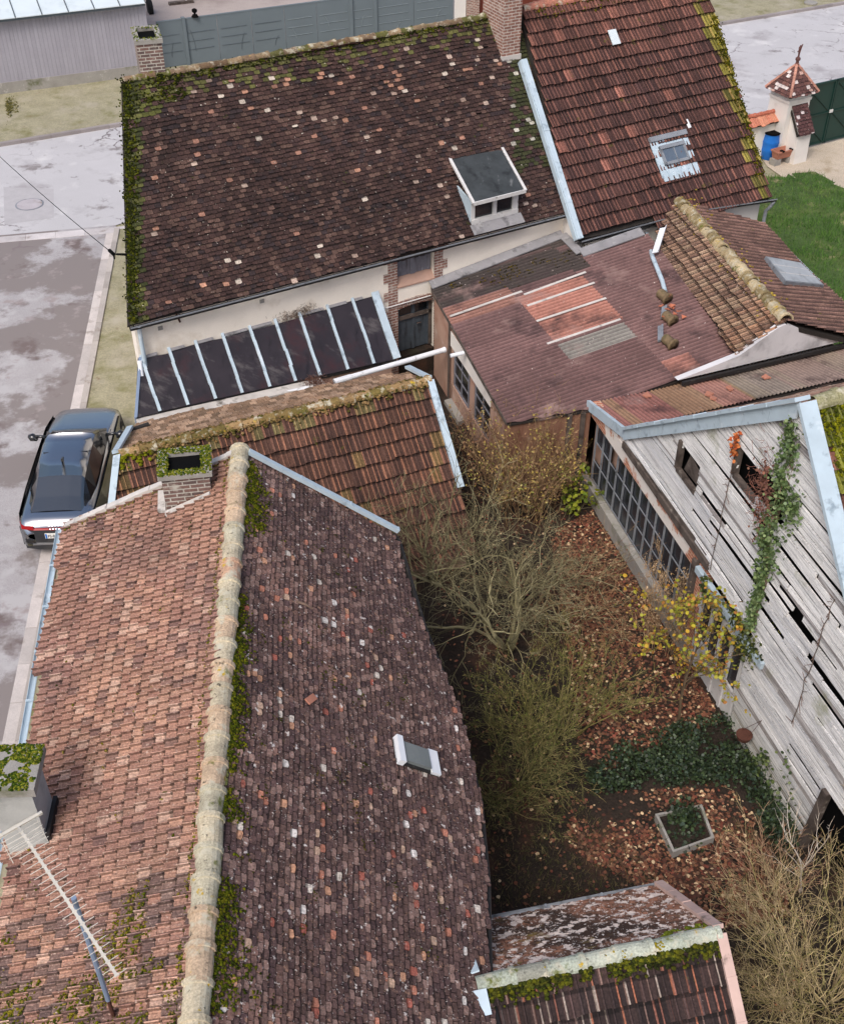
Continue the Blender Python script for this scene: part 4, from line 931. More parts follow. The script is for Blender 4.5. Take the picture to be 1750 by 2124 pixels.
m.prism([fl(ibk-frIb[2]*.1-ui*.1, 2.2), ibk-frIb[2]*.1-ui*.1-Z*.1, i1-ui*.1-Z*.15, ifr+frIf[2]*1.0-ui*.1-Z*.15, fl(ifr+frIf[2]*1.0-ui*.1, 2.0)], -ui*.2); m.build('wall', M['pinkwall'], HI)
# ---------------------------------------------------------------- barn with the plank gable
b0 = at(1212, 1010); w = azv(164.7); nb = azv(254.7)              # w runs along the facade towards the viewer, nb points out of it
BZ = lambda s, z, o=0.: b0*A([1, 1, 0])+w*s+Z*z+nb*o
def bq(x, y, o=0.): p = onp(x, y, b0+nb*o, nb); return float((p-b0)@w), float(p[2])
ab = azv(70); 
HBn = thing('barn', 'weathered barn with silvery plank gable, tall glazed wall and zinc verge flashing', 'barn', BZ(5, 0))
sL, zL = bq(1225, 832); sK, zK = bq(1305, 893); sP, zP = bq(1672, 836); sV, zV = bq(1748, 1150)
tv = 2.0; sE, zE = sP+(sV-sP)*tv*1.15, zP+(zV-zP)*tv*1.15
pK, pP, pE = BZ(sK, zK), BZ(sP, zP), BZ(sE, zE)
nRs = plane3(pP, pP+ab, pE); nLs = plane3(pP, pP+ab, pK); rN = np.random.default_rng(31)
frBR = frame_of(pP, nRs, ab); Lb = 12.
pBR = [to2(frBR, p) for p in (pP, pP+ab*Lb, pE+ab*Lb, pE)]
m = MB(); slab(m, frBR, pBR, .1)
def colBR(a, s, r):
    n = fbm(1, a*.8, s*.8)
    if s < 1.3+1.0*(n-.5) and r.random() < .8: return jitcol(S(122, 122, 22) if r.random() < .7 else S(84, 86, 24), r, .25)
    return jitcol(mixc(S(104, 66, 54), S(132, 82, 64), r.random()), r, .2)
tiles(m, frBR, pBR, .36, .22, 'rib', colBR, rN, t=.03, ribcol=lambda c, r: c*r.uniform(1.1, 1.45)); m.build('roof', M['tile_rib'], HBn)
frBL = frame_of(pP, nLs, ab); pBL = [to2(frBL, p) for p in (pP, pP+ab*Lb, pK+ab*Lb, pK)]
m = MB(); slab(m, frBL, pBL, .1)
tiles(m, frBL, pBL, .2, .18, 'plain', lambda a, s, r: jitcol([S(168, 124, 100), S(150, 108, 86), S(178, 148, 124)][r.integers(3)], r, .18), rN, t=.02); m.build('roof', M['tile_red'], HBn)
m = MB(); ridge_caps(m, pP+ab*.1-Z*.02, pP+ab*Lb, .14, .4, lambda r: jitcol(S(150, 146, 112), r, .15), rN); m.build('ridge_cap', M['ridge'], HBn)
m = MB(); sp = []
for i in range(1700):
    a, s = rN.uniform(.15, 3.2), abs(rN.normal(0, .75))+.12
    if fbm(1, a*1.3, s*1.3)-.16*s > .22: sp.append((a, s))
moss_on(m, frBR, sp, rN, .025, .075, [S(138, 138, 22), S(112, 118, 24), S(156, 152, 30), S(84, 92, 22)], .05); m.build('moss', M['moss'], HBn, stuff=True)
# zinc capping on the gable
m = MB(); wd_ = nb*-.0
strip(m, [BZ(sL, zL, .05), BZ(sK, zK, .05)], ab*.16+nb*.1, Z*.03, .8)
strip(m, [BZ(sK, zK, .06)+nLs*.04, BZ(sP, zP, .06)+nLs*.04], ab*.26, nLs*.06, .9)
strip(m, [BZ(sP, zP, .06)+nRs*.06, BZ(sE, zE, .06)+nRs*.06], ab*.30, nRs*.07, 1.1)
for a, b, hgt in ((BZ(sL, zL-.2, .10), BZ(sK, zK-.2, .10), .24), (BZ(sK, zK-.22, .12), BZ(sP, zP-.26, .12), .30)):
    n_ = 8
    for i in range(n_): m.box(a+(b-a)*i/n_, (b-a)*.985/n_, -nb*.03, Z*hgt)
m.build('verge_flashing', M['zinc'], HBn)
# dark inside, then boards
m = MB(); m.box(BZ(sE-.12, -.1, -.1), ab*11, w*.1, Z*(zE-.05)); m.build('wall', M['timber'], HBn)
m = MB(); inner = [(sL+.2, -.1), (sL+.2, zL-.15), (sK, zK-.15), (sP, zP-.2), (sE, zE-.2), (sE, -.1)]
m.prism([BZ(s, z, -.22) for s, z in inner], ab*9.0); m.build('interior', M['black'], HBn)
gab = [(sL, -.2), (sL, zL), (sK, zK), (sP, zP), (sE, zE), (sE, -.2)]
def ztop(s): return zL+(zK-zL)*(s-sL)/(sK-sL) if s < sK else (zK+(zP-zK)*(s-sK)/(sP-sK) if s < sP else zP+(zE-zP)*(s-sP)/(sE-sP))
zbd = 2.42; sQ = bq(1520, 1440)[0]+.15
holes = []
for (x0, y0, x1, y1) in ((1412, 925, 1447, 1012), (1534, 950, 1572, 1012), (1590, 1010, 1620, 1060)):
    a, b = bq(x0, y0), bq(x1, y1); sc_, zc_ = (a[0]+b[0])/2, (a[1]+b[1])/2; holes.append((sc_-.38, sc_+.38, zc_-.27, zc_+.27))
dh = (bq(1712, 1640)[0]-.0, bq(1712, 1640)[0]+1.5, -.2, 1.55); holes.append(dh)
slits = []
for x, y, L_, hh in ((1455, 1085, .8, .05), (1585, 1140, .9, .05), (1510, 1130, 1.5, .10), (1560, 1195, 1.1, .10), (1690, 1330, 1.3, .12), (1725, 1430, 1.6, .10), (1660, 1300, .7, .16), (1480, 1050, .9, .05), (1640, 1250, .8, .05), (1700, 1170, 1.6, .06), (1620, 1180, 1.4, .05), (1600, 1290, .9, .05), (1735, 1490, 1.5, .07), (1670, 1590, 1.0, .05), (1550, 1010, .5, .05)):
    a = bq(x, y); slits.append((a[0]-L_/2, a[0]+L_/2, a[1]-hh/2, a[1]+hh/2))
m = MB()
def boardcol(s, z, r):
    t = r.random(); low = max(0, 1-z/1.2)
    c = mixc(S(196, 196, 198), S(226, 224, 222), t)
    if z > 3.5: c = mixc(c, S(230, 227, 222), .5)
    if r.random() < .12: c = S(146, 140, 138)
    c = mixc(c, S(156, 152, 120), .5*low)
    return jitcol(c, r, .10)
z = -.1
while z < zP:
    bh = rN.uniform(.065, .13); zm = z+bh/2
    lo = sQ if zm < zbd else (sK-.05 if zm < zK else sK)
    if zm < 2.15 : lo = sQ
    ss = np.arange(sL, sE, .02); ok = [(s >= lo-.02) and ztop(s)-.10 > zm+bh*.3 for s in ss]
    if any(ok):
        sa = ss[ok.index(True)]; sb = ss[len(ok)-1-ok[::-1].index(True)]
        cur = sa
        while cur < sb-.05:
            ln = rN.uniform(2.6, 7.5); e_ = min(cur+ln, sb)
            if sb-e_ < .6: e_ = sb
            segs = [(cur, e_)]
            for (h0, h1, k0, k1) in holes+slits:
                if (k1-k0 > .2 and k0 < zm < k1) or (k1-k0 <= .2 and abs(zm-(k0+k1)/2) < bh*.5):
                    ns = []
                    for a, b in segs:
                        if h1 <= a or h0 >= b: ns.append((a, b))
                        else:
                            if h0-a > .1: ns.append((a, h0+rN.normal(0, .015)))
                            if b-h1 > .1: ns.append((h1+rN.normal(0, .015), b))
                    segs = ns
            c = boardcol((cur+e_)/2, zm, rN); til = rN.normal(0, .006); o = rN.uniform(0, .025); dz0 = rN.normal(0, .012); gap = rN.uniform(.004, .022)
            for a, b in segs:
                n_ = max(2, int((b-a)/.5)); bow = rN.normal(0, .015); vs = []
                for i in range(n_+1):
                    s = a+(b-a)*i/n_; x = (s-cur)/(e_-cur+1e-6); dz = dz0+til*(s-cur)*1.0+bow*sin(pi*x); oo = o+.02*sin(3*x+z)
                    for (q, of) in ((gap, .0), (gap, .028), (bh, .018), (bh, -.01)): vs.append(BZ(s, z+q+dz+rN.normal(0, .002), oo+of))
                fs = [(i*4+j, i*4+(j+1) % 4, i*4+4+(j+1) % 4, i*4+4+j) for i in range(n_) for j in range(4)]+[(0, 1, 2, 3), (n_*4+3, n_*4+2, n_*4+1, n_*4)]
                m.add(vs, [f[::-1] for f in fs], c)
            cur = e_+.012
    z += bh
m.build('plank_wall', M['wood'], HBn)
# heavy plate beam above the glass and the brick band under it
m = MB(); m.box(BZ(sK-.1, zbd-.02, -.12), w*(bq(1462, 1178)[0]-sK+.25), nb*.20, Z*.16); m.box(BZ(sK, zbd+.14, -.1), w*(bq(1462, 1178)[0]-sK), nb*.14, Z*.10); m.build('beam', M['timber'], HBn)
gl0, gl1 = bq(1240, 880), bq(1443, 1163); zg0, zg1 = .42, 2.02
m = MB(); m.box(BZ(sL+.15, zg1, -.15), w*(gl1[0]-sL-.1), nb*.17, Z*(zbd-zg1-.02)); m.prism([BZ(sL+.1, zL-.3, -.15), BZ(sK, zK-.3, -.15), BZ(sK, zbd-.03, -.15), BZ(sL+.1, zg1, -.15)], nb*.15); m.build('brick_band', M['orangebrick'], HBn)
m = MB(); m.box(BZ(gl1[0]+.14, -.1, -.14), w*.34, nb*.15, Z*(2.35)); m.build('brick_pier', M['orangebrick'], HBn)
wf = MB(); gw = gl1[0]-.1-gl0[0]; nx = 12
for i in range(nx+1): wf.box(BZ(gl0[0]-.1+gw*i/nx-.011, zg0, -.06), w*.022, nb*.04, Z*(zg1-zg0))
for zz in (zg0, zg0+.52, zg0+1.04, zg1-.05): wf.box(BZ(gl0[0]-.1, zz, -.055), w*gw, nb*.02, Z*.018)
win = wf.build('window', M['greyzinc'], HBn, label='large glazed wall with thin grey bars')
m = MB(); 
for i in range(nx):
    for j in range(3):
        if (i*7+j*3) % 17 == 3: continue
        t_ = rN.normal(0, .006, 2); a0 = gl0[0]-.1+gw*i/nx; z0_ = zg0+.52*j
        m.prism([BZ(a0, z0_, -.07+t_[0]), BZ(a0+gw/nx, z0_, -.07-t_[0]), BZ(a0+gw/nx, min(z0_+.54, zg1), -.07+t_[1]), BZ(a0, min(z0_+.54, zg1), -.07-t_[1])], -nb*.008)
m.build('pane', M['dustglass'], win)
m = MB()
for i, (a, b) in enumerate(((-.35, 1.1), (1.1, 2.6), (2.6, 4.0), (4.0, 5.6))): m.box(BZ(a+.01, -.1, -.05), w*(b-a-.02), nb*(.16+.01*(i % 2)), Z*(zg0+.06))
m.build('base_wall', M['concrete'], HBn)
m = MB(); m.box(BZ(gl1[0]-.02, zg0-.1, -.05), w*.13, nb*.13, Z*(zg1-zg0+.35)); m.build('post', M['timber'], HBn)
m = MB(); m.box(BZ(dh[0]-.12, -.1, -.02), w*.14, nb*.12, Z*1.72+w*.12); m.build('post', M['timber'], HBn)
# glazed white door and pale lintel board beyond the pier
dA = gl1[0]+.5; dB = sQ-.05
m = MB(); zz = 2.12; m.box(BZ(dA-.3, zz, .02), w*(dB-dA+.9)+Z*-.02, nb*.10, Z*.14); m.build('lintel', M['zinc'], HBn)
m = MB(); dw = dB-dA; m.box(BZ(dA, -.05, -.02), w*dw, nb*.04, Z*.75)
for i in range(5): m.box(BZ(dA+(dw-.07)*i/4, -.05, .0), w*.07, nb*.05, Z*1.95)
m.box(BZ(dA, 1.84, .0), w*dw, nb*.045, Z*.08); m.box(BZ(dA, .68, .0), w*dw, nb*.046, Z*.08)
dr = m.build('door', M['whitepaint'], HBn); m = MB(); m.box(BZ(dA+.03, .7, -.03), w*(dw-.06), nb*.02, Z*1.15); m.build('pane', M['dustglass'], dr)
# loft window surrounds
for i, (h0, h1, k0, k1) in enumerate(holes[:2]):
    m = MB(); m.box(BZ(h0-.07, k0-.05, -.05), w*.09, nb*.11, Z*(k1-k0+.1)); m.box(BZ(h0, k0-.09, -.03), w*(h1-h0), nb*.09, Z*.09); lw_ = m.build('loft_opening', M['timber'], HBn)
m = MB(); h0, h1, k0, k1 = holes[0]; m.prism([BZ(h0+.1, k0, -.08), BZ(h1, k0, -.10), BZ(h1, k0+.25, -.10), BZ(h0+.25, k1-.1, -.08)], nb*.02); m.build('loose_board', M['timber'], HBn)
# vertical wires / thin dead vines
for (x0, y0, x1, y1) in ((1540, 900, 1478, 1180), (1735, 1238, 1648, 1500)):
    m = MB(); a, b = bq(x0, y0), bq(x1, y1); n_ = 14
    m.tube([BZ(a[0]+(b[0]-a[0])*i/n_+rN.normal(0, .012), a[1]+(b[1]-a[1])*i/n_, .06) for i in range(n_+1)], .008, 5, S(96, 84, 76))
    for i in range(24):
        t_ = rN.random(); p = BZ(a[0]+(b[0]-a[0])*t_, a[1]+(b[1]-a[1])*t_, .06); m.tube([p, p+w*rN.normal(0, .09)+Z*rN.normal(0, .08)+nb*.04], .006, 3, S(112, 90, 80), cap=False)
    m.build('dead_vine', M['bark'], label='thin dead vine stem hanging on the planks, '+('upper one near the square opening' if y0 < 1000 else 'lower one beside the long dark slits'), cat='vine')
# ---------------------------------------------------------------- corrugated shed
T0 = onp(893, 597, E0, v); T1 = onp(1165, 490, E0, v); T2 = fl(b0, zup(b0, 848)); nF = plane3(T0, T1, T2)
HF = thing('corrugated_shed', 'shed with rust-brown corrugated roof, orange patch sheets and white window frames', 'shed', fl(T0, 0))
uf = azv(66.4); frF = frame_of(T0, nF, uf); SdF = frF[2]
oF = lambda x, y: onp(x, y, T0, nF); f2 = lambda x, y: to2(frF, oF(x, y))
pF = [f2(*p) for p in ((893, 598), (1166, 492), (1200, 531), (1338, 480), (1371, 521), (1450, 630), (1532, 742), (1409, 787), (1225, 848), (1052, 878))]
def rect2(q): a0, a1 = (q[0][0]+q[3][0])/2, (q[1][0]+q[2][0])/2; s0, s1 = (q[0][1]+q[1][1])/2, (q[2][1]+q[3][1])/2; return [(a0, s0), (a1, s0), (a1, s1), (a0, s1)]
og = rect2([f2(*p) for p in ((1087, 614), (1212, 566), (1285, 666), (1132, 714))]); gr = rect2([f2(*p) for p in ((1146, 722), (1290, 664), (1318, 700), (1178, 748))])
osl = [f2(935, 655), f2(1080, 606)]; ps = rect2([f2(*p) for p in ((1372, 755), (1425, 728), (1462, 772), (1395, 778))])
def inq(q, a, s):
    return any(x0 <= a <= x1 for x0, x1 in scan(q, s))
cutsF = [og[0][0], og[1][0], f2(1330, 660)[0]]
shc = {}
def colF(a, s, h):
    key = (sum(a > c for c in cutsF), int(s/ .9))
    if key not in shc: shc[key] = rN.uniform(.85, 1.15)
    c = S(116, 82, 79)*shc[key]
    if a > cutsF[2]: c = mixc(c, S(134, 96, 92), .5)
    if inq(og, a, s): c = S(178, 112, 92)*rN.uniform(.97, 1.03)
    elif inq(gr, a, s): c = S(132, 126, 118)*rN.uniform(.95, 1.05)
    elif inq(ps, a, s): c = S(166, 106, 90)
    elif s < osl[0][1]+.35 and s > osl[0][1]-.35 and a < cutsF[0]: c = S(150, 100, 84)
    n = fbm(2, a*1.2+2, s*1.6)
    if s < 1.15*(.45+n) and a < f2(1190, 530)[0]+.2: c = mixc(c, S(64, 57, 52), min(.92, max(0, (n-.08)*3.2)))
    c = mixc(A([1, 1, 1])*float(c@A([.3, .5, .2])), c, .78)
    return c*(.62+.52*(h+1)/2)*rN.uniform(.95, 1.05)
cutsF = sorted([og[0][0], og[1][0], gr[1][0], ps[0][0], ps[1][0], f2(1330, 660)[0]])
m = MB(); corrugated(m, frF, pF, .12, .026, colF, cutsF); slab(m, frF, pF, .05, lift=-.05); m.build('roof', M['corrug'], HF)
for a, b in (((933, 658), (1082, 606)), ((1093, 636), (1232, 588)), ((1112, 668), (1256, 620)), ((1134, 715), (1286, 664)), ((1086, 613), (1214, 566))):
    m = MB(); p, q = oF(*a), oF(*b); m.box(p+nF*.025-SdF*.03, q-p, SdF*.07, nF*.012); m.build('joint_strip', M['cement'], HF)
m = MB(); q0, q1 = oF(893, 597), oF(1166, 491); m.prism([q0-SdF*.12+Z*.10, q1-SdF*.12+Z*.10, q1+SdF*.12+nF*.03, q0+SdF*.12+nF*.03], nF*.03)
q0, q1 = oF(1203, 529), oF(1330, 484); m.prism([q0-SdF*.10+Z*.10, q1-SdF*.10+Z*.10, q1+SdF*.16+nF*.03, q0+SdF*.16+nF*.03], nF*.03); q0, q1 = oF(1166, 491), oF(1203, 529); m.prism([q0+uf*.1+Z*.08, q1+uf*.1+Z*.08, q1-uf*.12+nF*.03, q0-uf*.12+nF*.03], nF*.03); m.build('cement_flashing', M['greycement'], HF)
m = MB(); sp = []
for i in range(420):
    a, s = rN.uniform(0, 4.3), abs(rN.normal(0, .35))+.1
    if fbm(3, a*1.5, s*1.5)+.04*a > .5: sp.append((a, s))
moss_on(m, frF, sp, rN, .02, .055, [S(72, 64, 34), S(96, 84, 32), S(54, 50, 36), S(120, 100, 40)], .03); m.build('moss', M['moss'], HF, stuff=True)
# walls of the corrugated shed
cL0, cL1 = oF(895, 600), oF(1050, 874); dwl = nrm((cL1-cL0)*A([1, 1, 0])); nwl = A([dwl[1], -dwl[0], 0.]); nwl = nwl if nwl@A([-1, 0, 0]) > 0 else -nwl
m = MB(); LW = float((cL1-cL0)@dwl); in_ = -nwl*.06
def lw(d, z, o=0.): return fl(cL0+in_+dwl*d, z)+nwl*o
def zr(d): p = cL0+dwl*d; return p[2]-.07 if d == 0 else float(cL0[2]+(cL1[2]-cL0[2])*d/LW)-.08
d1_, d2_ = 1.55, 4.2
def qd(x, y): p = onp(x, y, cL0+in_, nwl); return float((p-cL0)@dwl), float(p[2])
m.prism([lw(.05, -.1), lw(1.3, -.1), lw(1.3, zr(1.3)), lw(.05, zr(.05))], -nwl*.2); m.build('wall', M['pinkwall'], HF)
m = MB(); m.prism([lw(1.3, -.1, -.03), lw(LW, -.1, -.03), lw(LW, .55, -.03), lw(1.3, .55, -.03)], -nwl*.17); m.prism([lw(1.3, 1.75, -.03), lw(LW, 1.75, -.03), lw(LW, zr(LW), -.03), lw(1.3, zr(1.3), -.03)], -nwl*.17)
m.box(lw(1.36, -.1, -.03), dwl*.1, -nwl*.16, Z*1.9); m.box(lw(2.75, -.1, -.03), dwl*.25, -nwl*.16, Z*1.9); m.prism([lw(4.15, .5, -.03), lw(LW, .5, -.03), lw(LW, 1.8, -.03), lw(4.15, 1.8, -.03)], -nwl*.16); m.build('wall', M['pinkwall'], HF)
m = MB(); m.box(lw(1.3, 1.66, -.02), dwl*2.9, nwl*.02, Z*(zr(4.2)-1.68)); m.build('fascia', M['white'], HF)
for a in (1.48, 3.02):
    window(HF, lw(a, .55, -.1), dwl, Z, 1.1, 1.1, 2, 3, M['greydoor'], M['glass'], nwl, bar=.035, frame=.045, depth=.04)
m = MB(); m.box(lw(1.27, -.1, .01), dwl*.09, nwl*.03, Z*(zr(1.3)+.1)); m.build('post', M['timber'], HF)
fr0, fr1 = cL1, oF(1226, 846); dfw = nrm((fr1-fr0)*A([1, 1, 0])); LF_ = float((fr1-fr0)@dfw); nfw = A([dfw[1], -dfw[0], 0.])
m = MB(); m.prism([fl(fr0, -.1), fl(fr1, -.1), fr1-Z*.09, fr0-Z*.09], -nfw*.18); m.build('wall', mat('rust_stained_wall', S(134, 98, 80), var=.25, vs=1.2, stains=[((104, 66, 52), 1.2, .5, .7, 8, 3, (3, 3, .5)), ((176, 150, 132), 2, .64, .78, 8, 6)], bump=.2), HF)
m = MB()
for t_ in (.72, .88): m.box(fl(fr0+dfw*LF_*t_, -.1)+nfw*.002, dfw*.1, nfw*.06, Z*(fr1[2]))
m.build('timber_post', M['timber'], HF)
m = MB(); m.box(cL0+in_+nwl*.05-Z*.10, cL1-cL0, nwl*.025, Z*.09); m.build('edge_board', M['timber'], HF)
m = MB(); q = oF(973, 690)-Z*.12; q2 = onp(975, 681, q, nwl); a0 = onp(934, 738, cL0+nwl*.36, nwl); m.tube([a0, a0-nwl*.34+Z*.02], .05, 10); m.build('spout', M['whitepvc'], HF)
# ---------------------------------------------------------------- corrugated strip below the annex
az_s = azv(164.7)
g0_, g1_ = BZ(sL, zL-.02), BZ(sK, zK-.02); nG = plane3(g0_, g1_, g0_+ab)
HG = thing('corrugated_lean_to', 'narrow faded corrugated roof strip between the barn and the white gable', 'lean-to', fl(g0_, 0))
frG = frame_of(g0_, nG, az_s); oG = lambda x, y: onp(x, y, g0_, nG)
pG = [to2(frG, p) for p in (oG(1222, 838), oG(1304, 890), oG(1750, 782)+ab*4, oG(1750, 706)+ab*4, oG(1409, 789))]
shg = {}
def colG(a, s, h):
    k = int(s/1.05)
    if k not in shg: shg[k] = [S(150, 104, 96), S(132, 112, 100), S(160, 118, 106), S(146, 100, 92)][k % 4]
    c = shg[k]
    x = s
    n = fbm(4, a*1.5, s*1.5)
    if n > .55: c = mixc(c, S(150, 132, 96), .5)
    if s < -3.2 or s > 3.2: c = mixc(c, S(146, 136, 126), .7)
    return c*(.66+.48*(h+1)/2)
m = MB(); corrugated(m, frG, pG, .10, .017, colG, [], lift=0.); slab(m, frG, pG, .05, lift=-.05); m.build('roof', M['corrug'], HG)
rG = np.random.default_rng(3)
for (x, y), wh_ in zip(((1338, 828), (1470, 826), (1486, 830), (1520, 812), (1585, 790)), ('nearest the zinc-capped end', 'left one of the close pair', 'right one of the close pair', 'just right of the close pair', 'farthest right')):
    m = MB(); p = oG(x, y)+nG*.03; a = rG.uniform(0, 3); m.prism([p, p+A([cos(a), sin(a), 0])*.16, p+A([cos(a+1), sin(a+1), 0])*.17+Z*.02, p+A([cos(a+1.9), sin(a+1.9), 0])*.1], nG*.03); m.build('tile_shard', M['terracotta'], label='broken tile shard on the faded corrugated strip, '+wh_, cat='tile shard', group='tile shards on the corrugated strip')
m = MB(); m.box(fl(g0_, 0)-az_s*.0+ab*.2, g1_*A([1, 1, 0])-g0_*A([1, 1, 0]), ab*6, Z*1.9); m.build('wall', M['pinkwall'], HG)
# ---------------------------------------------------------------- tiled annex with its ridge running towards the viewer
ez0 = onp(1406, 420, C0, nA); eR0 = ez0+Z*.05; eR1 = at(1629, 666, eR0[2]); ue = nrm(eR1-eR0)
nEl = plane3(eR0, eR1, oF(1460, 645)+Z*.03)
reP = at(1584, 470, 2.35); nEr = plane3(eR0, eR1, reP)
HE = thing('tiled_annex', 'low annex with light brown channel tiles, thick lichened ridge and white gable end', 'annex', fl(eR1, 0))
rE = np.random.default_rng(41)
frEl = frame_of(eR0, nEl, ue); frEr = frame_of(eR0, nEr, ue); oEl = lambda x, y: onp(x, y, eR0, nEl); oEr = lambda x, y: onp(x, y, eR0, nEr)
pEl = [to2(frEl, p) for p in (eR0, eR1, oEl(1530, 737), oEl(1452, 632), oEl(1371, 524), oEl(1368, 470))]
EC = [S(158, 122, 96), S(142, 108, 86), S(128, 96, 78), S(164, 134, 106)]
def colE(a, s, r): n = fbm(2, a*.8, s*.8); return jitcol(mixc(EC[r.integers(4)], S(196, 136, 92), max(0, (a-4.5)*.25)*r.random())*(.8+.4*n), r, .14)
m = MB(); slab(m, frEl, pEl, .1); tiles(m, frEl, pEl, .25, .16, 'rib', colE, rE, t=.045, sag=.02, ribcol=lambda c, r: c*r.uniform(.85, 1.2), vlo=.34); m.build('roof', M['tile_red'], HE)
eg = oEr(1757, 700)
pEr = [to2(frEr, p) for p in (eR0, oEr(1490, 442), oEr(1578, 466), oEr(1760, 645), oEr(1760, 645)+ue*1.6, oEr(1735, 692), eR1)]
def colEr(a, s, r): n = fbm(4, a*.8, s*.8); return jitcol(mixc(S(124, 92, 80), S(104, 76, 68), r.random())*(.8+.4*n), r, .15)
m = MB(); slab(m, frEr, pEr, .1); tiles(m, frEr, pEr, .3, .2, 'rib', colEr, rE, t=.04, sag=.02, ribcol=lambda c, r: c*r.uniform(1.1, 1.5), vlo=.5); m.build('roof', M['tile_rib'], HE)
m = MB(); ridge_caps(m, eR0+ue*.05, eR1-ue*.05, .16, .36, lambda r: jitcol([S(170, 152, 118), S(154, 136, 104), S(182, 166, 134), S(140, 124, 90)][r.integers(4)], r, .12), rE, wob=.015, ang=1.6); m.build('ridge_cap', M['ridge'], HE)
m = MB()
for i in range(300): 
    a = rE.uniform(0, 1); blob(m, eR0+(eR1-eR0)*a+frEl[2]*rE.normal(0, .16)+Z*.05, rE.uniform(.015, .045), rE, jitcol([S(150, 128, 60), S(120, 100, 44), S(176, 150, 70)][rE.integers(3)], rE, .2), .5)
m.build('moss', M['moss'], HE, stuff=True)
nGw = plane3(eR1*A([1, 1, 0]), eR1*A([1, 1, 0])+Z, eR1*A([1, 1, 0])+A([1, 0, 0])) if False else A([azv(157.6)[0], azv(157.6)[1], 0.])
pg = fl(eR1+ue*.03, 0); og_ = lambda x, y: onp(x, y, pg, nGw)
m = MB(); m.prism([og_(1405, 789), og_(1532, 738), og_(1613, 680), og_(1629, 673), og_(1700, 692), og_(1764, 704), og_(1764, 702)+Z*-.02], -nGw*.15); m.build('wall', mat('smoky_white_gable', S(206, 204, 206), var=.12, vs=1, stains=[((150, 148, 150), .9, .52, .7, 8, 3), ((98, 96, 96), 2.5, .66, .8, 8, 6)], bump=.15), HE)
m = MB(); q0, q1 = og_(1412, 789), og_(1764, 706); m.box(q0+nGw*.02-Z*.10, q1-q0, nGw*.07, Z*.09); m.build('base_flashing', M['blackgutter'], HE)
m = MB(); fE = [fl(eR0-ue*.2+frEl[2]*.3, -.1), fl(eR1-ue*.2+frEl[2]*1.3, -.1), fl(eR1-ue*.2+frEr[2]*2.0, -.1), fl(reP-frEr[2]*.25+ue*.2, -.1)]; m.prism(fE, Z*2.2); m.build('wall', M['white'], HE)
m = MB(); gutter(m, oEr(1578, 466)+frEr[2]*.04, oEr(1760, 645)+frEr[2]*.04+ue*1.5, .055); m.build('gutter', M['zinc'], HE)
a, b, c, d = [oEr(*p)+nEr*.05 for p in ((1582, 540), (1655, 553), (1703, 600), (1623, 592))]
m = MB(); m.prism([a-nEr*.03, b-nEr*.03, c-nEr*.03, d-nEr*.03], nEr*.10); sk = m.build('skylight', M['greyzinc'], HE)
m = MB(); k_ = lambda p: p+((a+b+c+d)/4-p)*.06+nEr*.072; m.prism([k_(a), k_(b), k_(c), k_(d)], nEr*.012); m.build('pane', M['milkglass'], sk)
m = MB()
for t_ in (.33, .66): p, q = k_(a)+(k_(d)-k_(a))*t_, k_(b)+(k_(c)-k_(b))*t_; m.box(p+nEr*.012, q-p, nrm(d-a)*.025, nEr*.01)
m.build('glazing_bar', M['whitepaint'], sk)
# valley: rain pipe from the wing's gutter, pipes and old clay pots laid on the corrugated roof
m = MB(); p0 = onp(1340, 482, eC0+u*2.7, v); p1 = oF(1352, 545)+nF*.16; p2 = oF(1372, 592)+nF*.13; p3 = oF(1378, 612)+nF*.10
m.tube([p0, p0-Z*.15-v*.05, p1, p2, p3], .055, 10); m.build('rain_pipe', M['zinc'], label='pale zinc rain pipe coming down from the wing gutter onto the corrugated roof', cat='pipe')
m = MB(); a, b = oF(1366, 492)+nF*.25, oF(1350, 540)+nF*.2; m.box(a, uf*.2, b-a, nF*.02); m.box(a+uf*.18, uf*.02, b-a, nF*.08); m.build('valley_sheet', M['whitepvc'], label='short folded white sheet lying beside the rain pipe in the roof valley', cat='metal sheet')
for i, ((x, y), (x2, y2)) in enumerate((((1378, 650), (1376, 664)), ((1370, 690), (1370, 712)))):
    m = MB(); a, b = oF(x, y-8)+nF*.05, oF(x2, y2)+nF*.05; m.box(a-uf*.10, uf*.10, b-a, nF*.06); m.box(a+uf*.0, uf*.05, b-a, nF*.09); m.build('trough_piece', M['greyzinc'], label=['short grey trough piece between the upper and middle clay pots', 'short grey trough piece between the middle and lower clay pots'][i], cat='trough')
for i, (x, y) in enumerate(((1375, 622), (1386, 668), (1386, 717))):
    c = oF(x, y)+nF*.12; ax = nrm(SdF+uf*.12); m = MB()
    prof = [(-.17, .10), (-.14, .125), (.0, .12), (.11, .13), (.13, .155), (.17, .155), (.17, .11), (.02, .09)]
    m.tube([c+ax*q for q, _ in prof], [r for _, r in prof], 14, cap=False)
    r0 = m.build('clay_pot', mat('old_clay', S(118, 100, 76), var=.35, vs=8, stains=[((84, 82, 50), 6, .55, .7, 8, 3), ((160, 104, 78), 5, .62, .75, 6, 7)], bump=.4) if i == 0 else bpy.data.materials['old_clay'], smooth=True,
        label=['old clay chimney pot right under the rain pipe, topmost of three', 'old clay chimney pot with broken orange tile beside it, the middle one of three', 'mossy old clay chimney pot lying lowest of three on the corrugated roof'][i], cat='clay pot', group='clay pots lying on the corrugated roof')
m = MB(); rS = np.random.default_rng(2)
